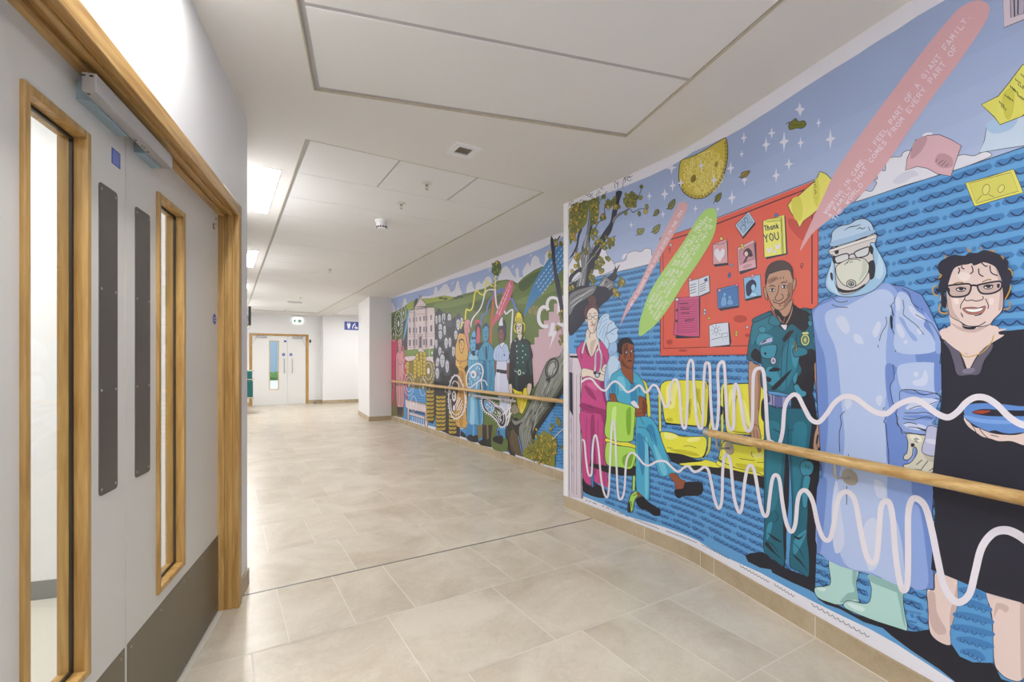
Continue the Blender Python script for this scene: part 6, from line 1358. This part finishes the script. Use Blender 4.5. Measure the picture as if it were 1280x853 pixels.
Z(555, 370, 10.663); A(BL1, "350,640 355,580 380,490 410,460 428,500 432,620 425,700 405,760 370,730 350,700", 1, .5); A((40, 60, 90), "368,560 385,540 400,560 420,540 425,575 400,580 375,580", 1); S((30, 60, 100), .9, "362,640 380,632|398,630 415,622|372,700 400,690|345,690 352,720 370,735|430,620 430,700 410,740"); A((30, 44, 70), "372,740 410,735 412,790 385,800 370,770", 1); A(BL3, "335,853 345,790 370,770 400,800 440,790 470,830 475,853", 1, .4)
part('painted_person', 'blue tinted man in a suit and dark tie')
BU, BUD = (74, 146, 186), (42, 104, 150)
Z(555, 440, 7.11); A(BU, "310,0 440,0 452,100 455,340 400,360 335,340 330,160 315,80", 1, .6); A(BUD, "360,0 375,60 385,200 380,340 360,340 350,150", 1); A((34, 46, 70), "372,0 384,0 388,40 380,60 373,40", 1); S((30, 80, 120), .6, "400,60 425,55|400,90 425,100|410,20 412,340|430,120 425,300|345,100 350,300")
A((42, 40, 44), "345,650 440,650 440,820 420,850 330,830 300,800 345,780", 0); A((126, 108, 66), "302,655 345,650 340,760 305,775", 0); A((126, 108, 66), "382,640 395,640 400,770 385,780", 0)
Z(555, 370, 10.663); A(BU, "515,470 520,410 560,375 595,420 598,540 580,600 545,630 520,580", 1, .5); A((38, 60, 90), "515,440 530,385 565,360 592,390 598,430 575,405 545,410 528,440", 1); S((24, 60, 100), .9, "530,480 550,475|565,478 585,472|545,550 575,545|558,490 562,520"); A(BU, "470,740 510,660 545,620 600,620 650,680 665,720 665,853 475,853", 1, .5); A((34, 46, 70), "555,680 575,670 582,853 565,853", 0); S(BUD, .8, "520,680 545,760 565,850|600,640 590,750 580,850")
part('painted_person', 'dark skinned nurse in pale blue uniform with white cap')
NU, NUD = (170, 190, 222), (134, 160, 204); DS = (124, 86, 80)
Z(555, 440, 7.11); A(DS, "455,95 470,90 470,160 458,190 450,140", 1); A((198, 204, 228), "470,80 478,50 560,50 565,150 569,420 500,430 450,350 452,240 465,180", 0, .5); A(NU, "452,0 569,0 569,90 548,80 475,80 452,80", 0, .5); A((42, 40, 54), "470,155 558,165 556,192 470,180", 0, .4); A((210, 214, 234), "480,200 520,200 530,380 500,400 480,360", 1)
Z(625, 440, 5.33); A((198, 204, 228), "0,20 45,20 48,140 70,290 60,370 30,400 0,400", 0); A(NU, "0,0 70,0 75,78 48,80 42,40 0,40", 0, .5); A(DS, "50,85 70,82 68,140 60,190 50,170", 1, .3); A((42, 40, 54), "0,118 48,124 46,148 0,142", 0)
Z(555, 370, 10.663); A((60, 56, 78), "730,430 790,380 800,320 825,370 832,480 820,580 800,600 760,620 740,470", 1, .4); A(DS, "722,500 730,440 775,430 800,500 795,600 770,640 740,615 728,560", 1, .5); A((60, 52, 70), "718,470 725,420 770,410 785,450 750,450 730,480", 1); A((216, 220, 232), "735,400 735,350 765,290 790,290 785,340 790,395", 1, .5); S((60, 36, 40), .9, "735,505 750,500|765,505 782,498|745,585 765,580"); A((206, 212, 232), "735,670 750,640 800,620 815,660 770,700 745,690", 1, .5); A(NU, "672,720 720,660 745,650 770,700 815,640 860,680 860,853 675,853", 1, .4); S(NUD, .7, "700,730 700,850|800,700 810,800|730,760 735,850|780,780 780,850"); A((60, 70, 110), "800,780 820,780 818,805 802,800", 0)
part('painted_person', 'firefighter in dark uniform with a yellow helmet and yellow trousers')
FG_, FK = (28, 70, 70), (34, 36, 44); YW = (222, 206, 52)
Z(625, 440, 5.33); A(YW, "82,240 200,240 192,300 175,360 150,415 120,400 105,300", 0, .6); A((206, 176, 150), "138,340 146,340 145,410 138,400", 0); S((150, 130, 30), .6, "110,300 120,380|170,290 150,380"); A(FK, "148,258 156,258 154,285 150,285", 0)
A(FK, "70,0 205,0 215,100 228,240 200,245 180,215 150,265 130,262 100,250 62,222 68,60", 0, .6); A(FG_, "100,20 130,10 145,30 170,10 175,100 145,110 110,100", 1); A(FG_, "190,20 205,40 218,160 200,120", 1); A(FG_, "98,105 175,112 178,145 150,160 110,150 95,135", 1, .6); A(FG_, "105,165 120,160 122,240 108,240", 1)
E(None or (214, 218, 214), 132, 138, 11, 19, 12); E(FG_, 132, 138, 6, 13, 10); 
for x, y in ((118, 12), (155, 12), (118, 42), (157, 40), (120, 72), (157, 70), (172, 20), (103, 128), (112, 132), (155, 140), (163, 142)): E((206, 212, 206), x, y, 3.2, 4.2, 8)
A((206, 190, 176), "65,215 82,220 85,275 70,280 60,240", 1, .5); A((206, 190, 176), "190,212 214,218 208,270 190,290 182,250", 1, .5)
Z(625, 350, 8.53); A((40, 44, 54), "118,760 125,680 180,620 215,600 250,620 300,650 325,700 340,853 115,853", 1, .5); A(FG_, "185,680 215,650 250,690 300,700 310,853 180,853", 1)
for x, y in ((168, 650), (262, 620), (182, 708), (248, 703), (184, 762), (248, 760), (278, 798), (190, 835), (246, 828)): E((200, 206, 206), x, y, 6, 9, 8)
A((150, 146, 60), "150,530 160,470 205,448 255,455 272,500 262,540 240,590 240,520 180,510 185,565", 1, .3); A(YW, "148,520 150,480 180,450 210,440 262,460 272,500 268,540 250,570 260,510 245,470 205,455 170,475 160,520 185,560 178,570 155,555", 1, .4); A(INK, "165,500 190,465 230,460 250,490 242,540 235,470 190,475 180,540", 1)
A((206, 200, 184), "178,490 190,460 235,462 244,500 236,570 215,600 195,590 180,550", 1, .6); S(INK, 1.0, "186,500 200,494|214,496 230,490|200,560 222,556|206,505 206,530"); A((206, 200, 184), "190,590 238,575 236,620 215,650 195,620", 1, .5)
A(YW, "162,455 165,400 178,360 195,345 195,325 205,325 210,345 235,365 248,420 250,450 205,440", 1, .7); S((160, 140, 30), .7, "180,370 178,440|232,370 238,440"); A((180, 176, 70), "170,430 205,400 245,430 250,450 205,440 165,452", 1)
# white cloud and lightning outline
part('lightning_cloud', 'thick white cloud outline with a lightning bolt')
S(WHT, 4.2, "515,495 460,495 425,460 412,400 425,330 460,290 500,300 515,325"); S(WHT, 3.8, "505,315 505,250 530,200 575,190 615,210 630,260 628,330 622,365"); S(WHT, 4.6, "640,275 680,258 740,260"); S(WHT, 4.4, "740,465 680,480 640,475 610,472")
A(WHT, "548,458 590,460 575,545 610,548 525,745 560,600 512,605", 0)
# tree on the right
part('tree', 'fallen grey tree trunk with gold leaves in front of the far mural sea')
Z(480, 280, 5.333); A((44, 46, 66), "1110,100 1130,110 1140,200 1150,300 1175,400 1190,500 1200,560 1215,620 1215,853 1195,853 1200,700 1165,520 1140,380 1118,200", 1)
S((44, 46, 66), 1.6, "1135,180 1150,120 1175,80|1190,35 1195,50 1215,65|1130,110 1112,80")
Z(625, 440, 5.33)
BK2, TG, TGL = (44, 42, 44), (128, 132, 126), (166, 170, 168)
A((98, 86, 70), "38,560 60,480 110,520 150,700 155,690 120,690 60,670 38,640", 0); A(BK2, "36,520 100,440 130,470 140,560 170,640 120,560 80,520 70,600 105,700 60,670", 1)
A(TG, "82,430 95,455 130,455 165,420 200,350 260,200 305,90 330,55 360,40 400,30 440,-20 440,230 400,300 340,390 280,470 240,530 222,600 220,640 180,645 160,700 150,640 130,560 130,500 150,470 110,490 85,470", 1, .8)
A(BK2, "440,200 440,240 390,320 340,400 270,500 235,560 232,640 215,640 218,560 240,490 300,400 350,330 400,250", 1); A((88, 92, 84), "300,380 380,260 430,160 430,200 360,330 290,420 250,480 260,430", 1)
E(TG, 350, 110, 38, 66, 18, 1.6, .35); E(TGL, 347, 115, 24, 50, 16, .8, .35); A(BK2, "310,180 340,175 330,210 312,200", 1); A(BK2, "200,560 215,500 235,400 240,420 222,520 215,600 200,620", 1)
rt = random.Random(12)
for k in range(64):
    u = rt.random(); x = 170 + 240 * u + rt.uniform(-30, 30); y = 520 - 440 * u + rt.uniform(-50, 50) ; 
    S(TGL if k % 2 else (70, 72, 70), .9, [(x, y), (x + 8, y - 26), (x + 20, y - 48)], taper=1)
for k in range(16): x = 140 + k * 4.5; S(TGL if k % 2 else (80, 82, 78), .8, [(x, 520 + k), (x + 4, 580), (x + 12, 640 - k)], taper=1)
S((120, 96, 60), .9, "70,520 90,600 120,680|85,500 110,580 140,680|55,520 70,600 90,680", taper=1)
sub('leaves'); 
def leaf2(cx, cy, rx, ry, n, sz=9, gold=.3):
    for k in range(n):
        a = rl.random() * 6.283; q = rl.random() ** .5
        E((196, 164, 56) if rl.random() < gold else ((140, 138, 52) if rl.random() < .6 else (112, 112, 44)), cx + math.cos(a) * rx * q, cy + math.sin(a) * ry * q, sz * .8, sz * 1.3, 8, .35, rl.random() - .5, (80, 78, 36))
A((128, 128, 50), "155,670 175,640 215,620 240,590 280,540 300,525 325,545 360,560 380,590 385,640 370,700 370,760 320,755 250,725 200,715 165,700", 1)
leaf2(285, 650, 95, 95, 95, 9); leaf2(345, 600, 40, 50, 18, 9); leaf2(345, 505, 16, 24, 4); leaf2(245, 540, 14, 30, 3); leaf2(395, 460, 18, 40, 7); leaf2(420, 635, 8, 12, 2)
S((190, 190, 196), 1.1, "355,585 390,545 430,510"); S(INK, .7, "290,660 310,690 340,700|180,680 230,655|375,580 350,600|385,630 425,635")
Z(625, 350, 8.53); leaf2(655, 375, 26, 70, 9, 14); leaf2(625, 520, 24, 24, 6, 14); leaf2(650, 640, 26, 60, 8, 14); leaf2(685, 100, 14, 40, 4, 12); S(INK, .6, "650,500 680,620 700,700|640,300 655,380|690,150 680,200")
Z(480, 280, 5.333); leaf2(1145, 130, 14, 22, 5, 10); leaf2(1190, 125, 20, 18, 6, 10); leaf2(1105, 205, 10, 30, 5, 9)
# bacteria-like white line drawings across the skirts
part('bacteria_drawing', 'white fringed cell outline on the golden robe'); Z(555, 440, 7.11)
def fringe(pts, w_, n, L, inner=True):
    p = catmull(MU.px(pts), True, 6); ribbon(WHT, w_, p, True); m_ = len(p)
    for k in range(n):
        i = int(k * m_ / n); a, b = p[i], p[(i + 1) % m_]; d = math.hypot(b[0] - a[0], b[1] - a[1]) or 1; nx, ny = (b[1] - a[1]) / d, -(b[0] - a[0]) / d
        ribbon(WHT, w_ * .6, [a, (a[0] + nx * L, a[1] + ny * L)])
fringe("95,215 130,225 165,290 190,400 190,480 165,550 120,590 80,580 50,500 45,380 60,270", 1.3, 44, 1.9)
S(WHT, 1.0, "75,290 95,260 125,280 140,330|60,420 70,520 100,560 140,545 165,490|110,500 150,410|120,520 165,430|135,520 170,460|100,480 140,400|65,330 75,300"); E(WHT, 92, 395, 18, 48); E((50, 48, 60), 90, 390, 9, 30); E(WHT, 90, 395, 4, 12); E(WHT, 92, 500, 10, 26)
part('bacteria_drawing', 'white rounded cell outline on the blue dress')
fringe("205,210 225,160 265,120 310,105 340,130 350,180 335,240 300,270 250,310 220,320 205,280", 1.6, 1, .1)
S(WHT, 1.3, "300,270 290,330|330,250 340,320 335,345|335,250 370,262 388,300"); E(WHT, 265, 200, 26, 36); E((90, 140, 180), 262, 205, 12, 14); S((170, 50, 70), 1.0, "296,175 305,215", 0)
for x, y in ((300, 135), (320, 150), (330, 190), (235, 180), (230, 240), (225, 285), (250, 285), (280, 250), (300, 240), (245, 265), (290, 150), (310, 225)): S(WHT, .9, [(x - 6, y - 6), (x + 4, y + 8)], 0)
part('bacteria_drawing', 'white fringed kidney shaped outline on the nurse skirt')
A((40, 42, 48), "345,430 375,420 420,445 470,485 515,508 542,560 548,618 530,658 502,652 470,605 420,555 375,525 350,480", 1); A((92, 152, 196), "360,450 385,438 430,475 455,500 450,540 420,540 380,510 362,480", 1); A((92, 110, 56), "450,510 480,520 490,560 470,580 450,550", 1)
fringe("340,420 375,415 420,440 470,480 520,500 550,560 555,620 535,665 500,660 470,610 420,560 370,530 345,480", 1.3, 40, 2.4)
S(WHT, .7, "360,440 385,430 430,470 490,500 525,540 535,600 520,640|370,480 400,530 460,570 500,630|380,460 420,500 440,540|480,520 500,560 510,620|455,480 440,520"); S(WHT, .8, "480,540 500,560 490,590 510,610|500,530 515,570|475,560 490,575|505,620 515,600")
for x, y in ((385, 470), (395, 500), (410, 455), (430, 490), (445, 515), (420, 530), (460, 540)): E(WHT, x, y, 5, 8, 8)
S(WHT, 1.8, "555,600 580,560 590,500 600,440 620,410|555,560 575,500 580,460")
Z(625, 440, 5.33); S(WHT, 1.8, "20,420 40,400 60,380 80,370 110,360 108,385 85,400 70,420 60,460 50,490"); A((140, 132, 116), "82,360 105,345 125,375 130,400 100,420 80,400", 1, .5)
Z(555, 440, 7.11); A((92, 110, 56), "440,640 480,640 470,780 560,770 560,880 430,850", 1); A((34, 34, 42), "445,760 500,740 530,760 520,820 470,810 440,790", 1); A((72, 66, 90), "480,700 500,700 500,760 485,760", 0)
finish(MU)
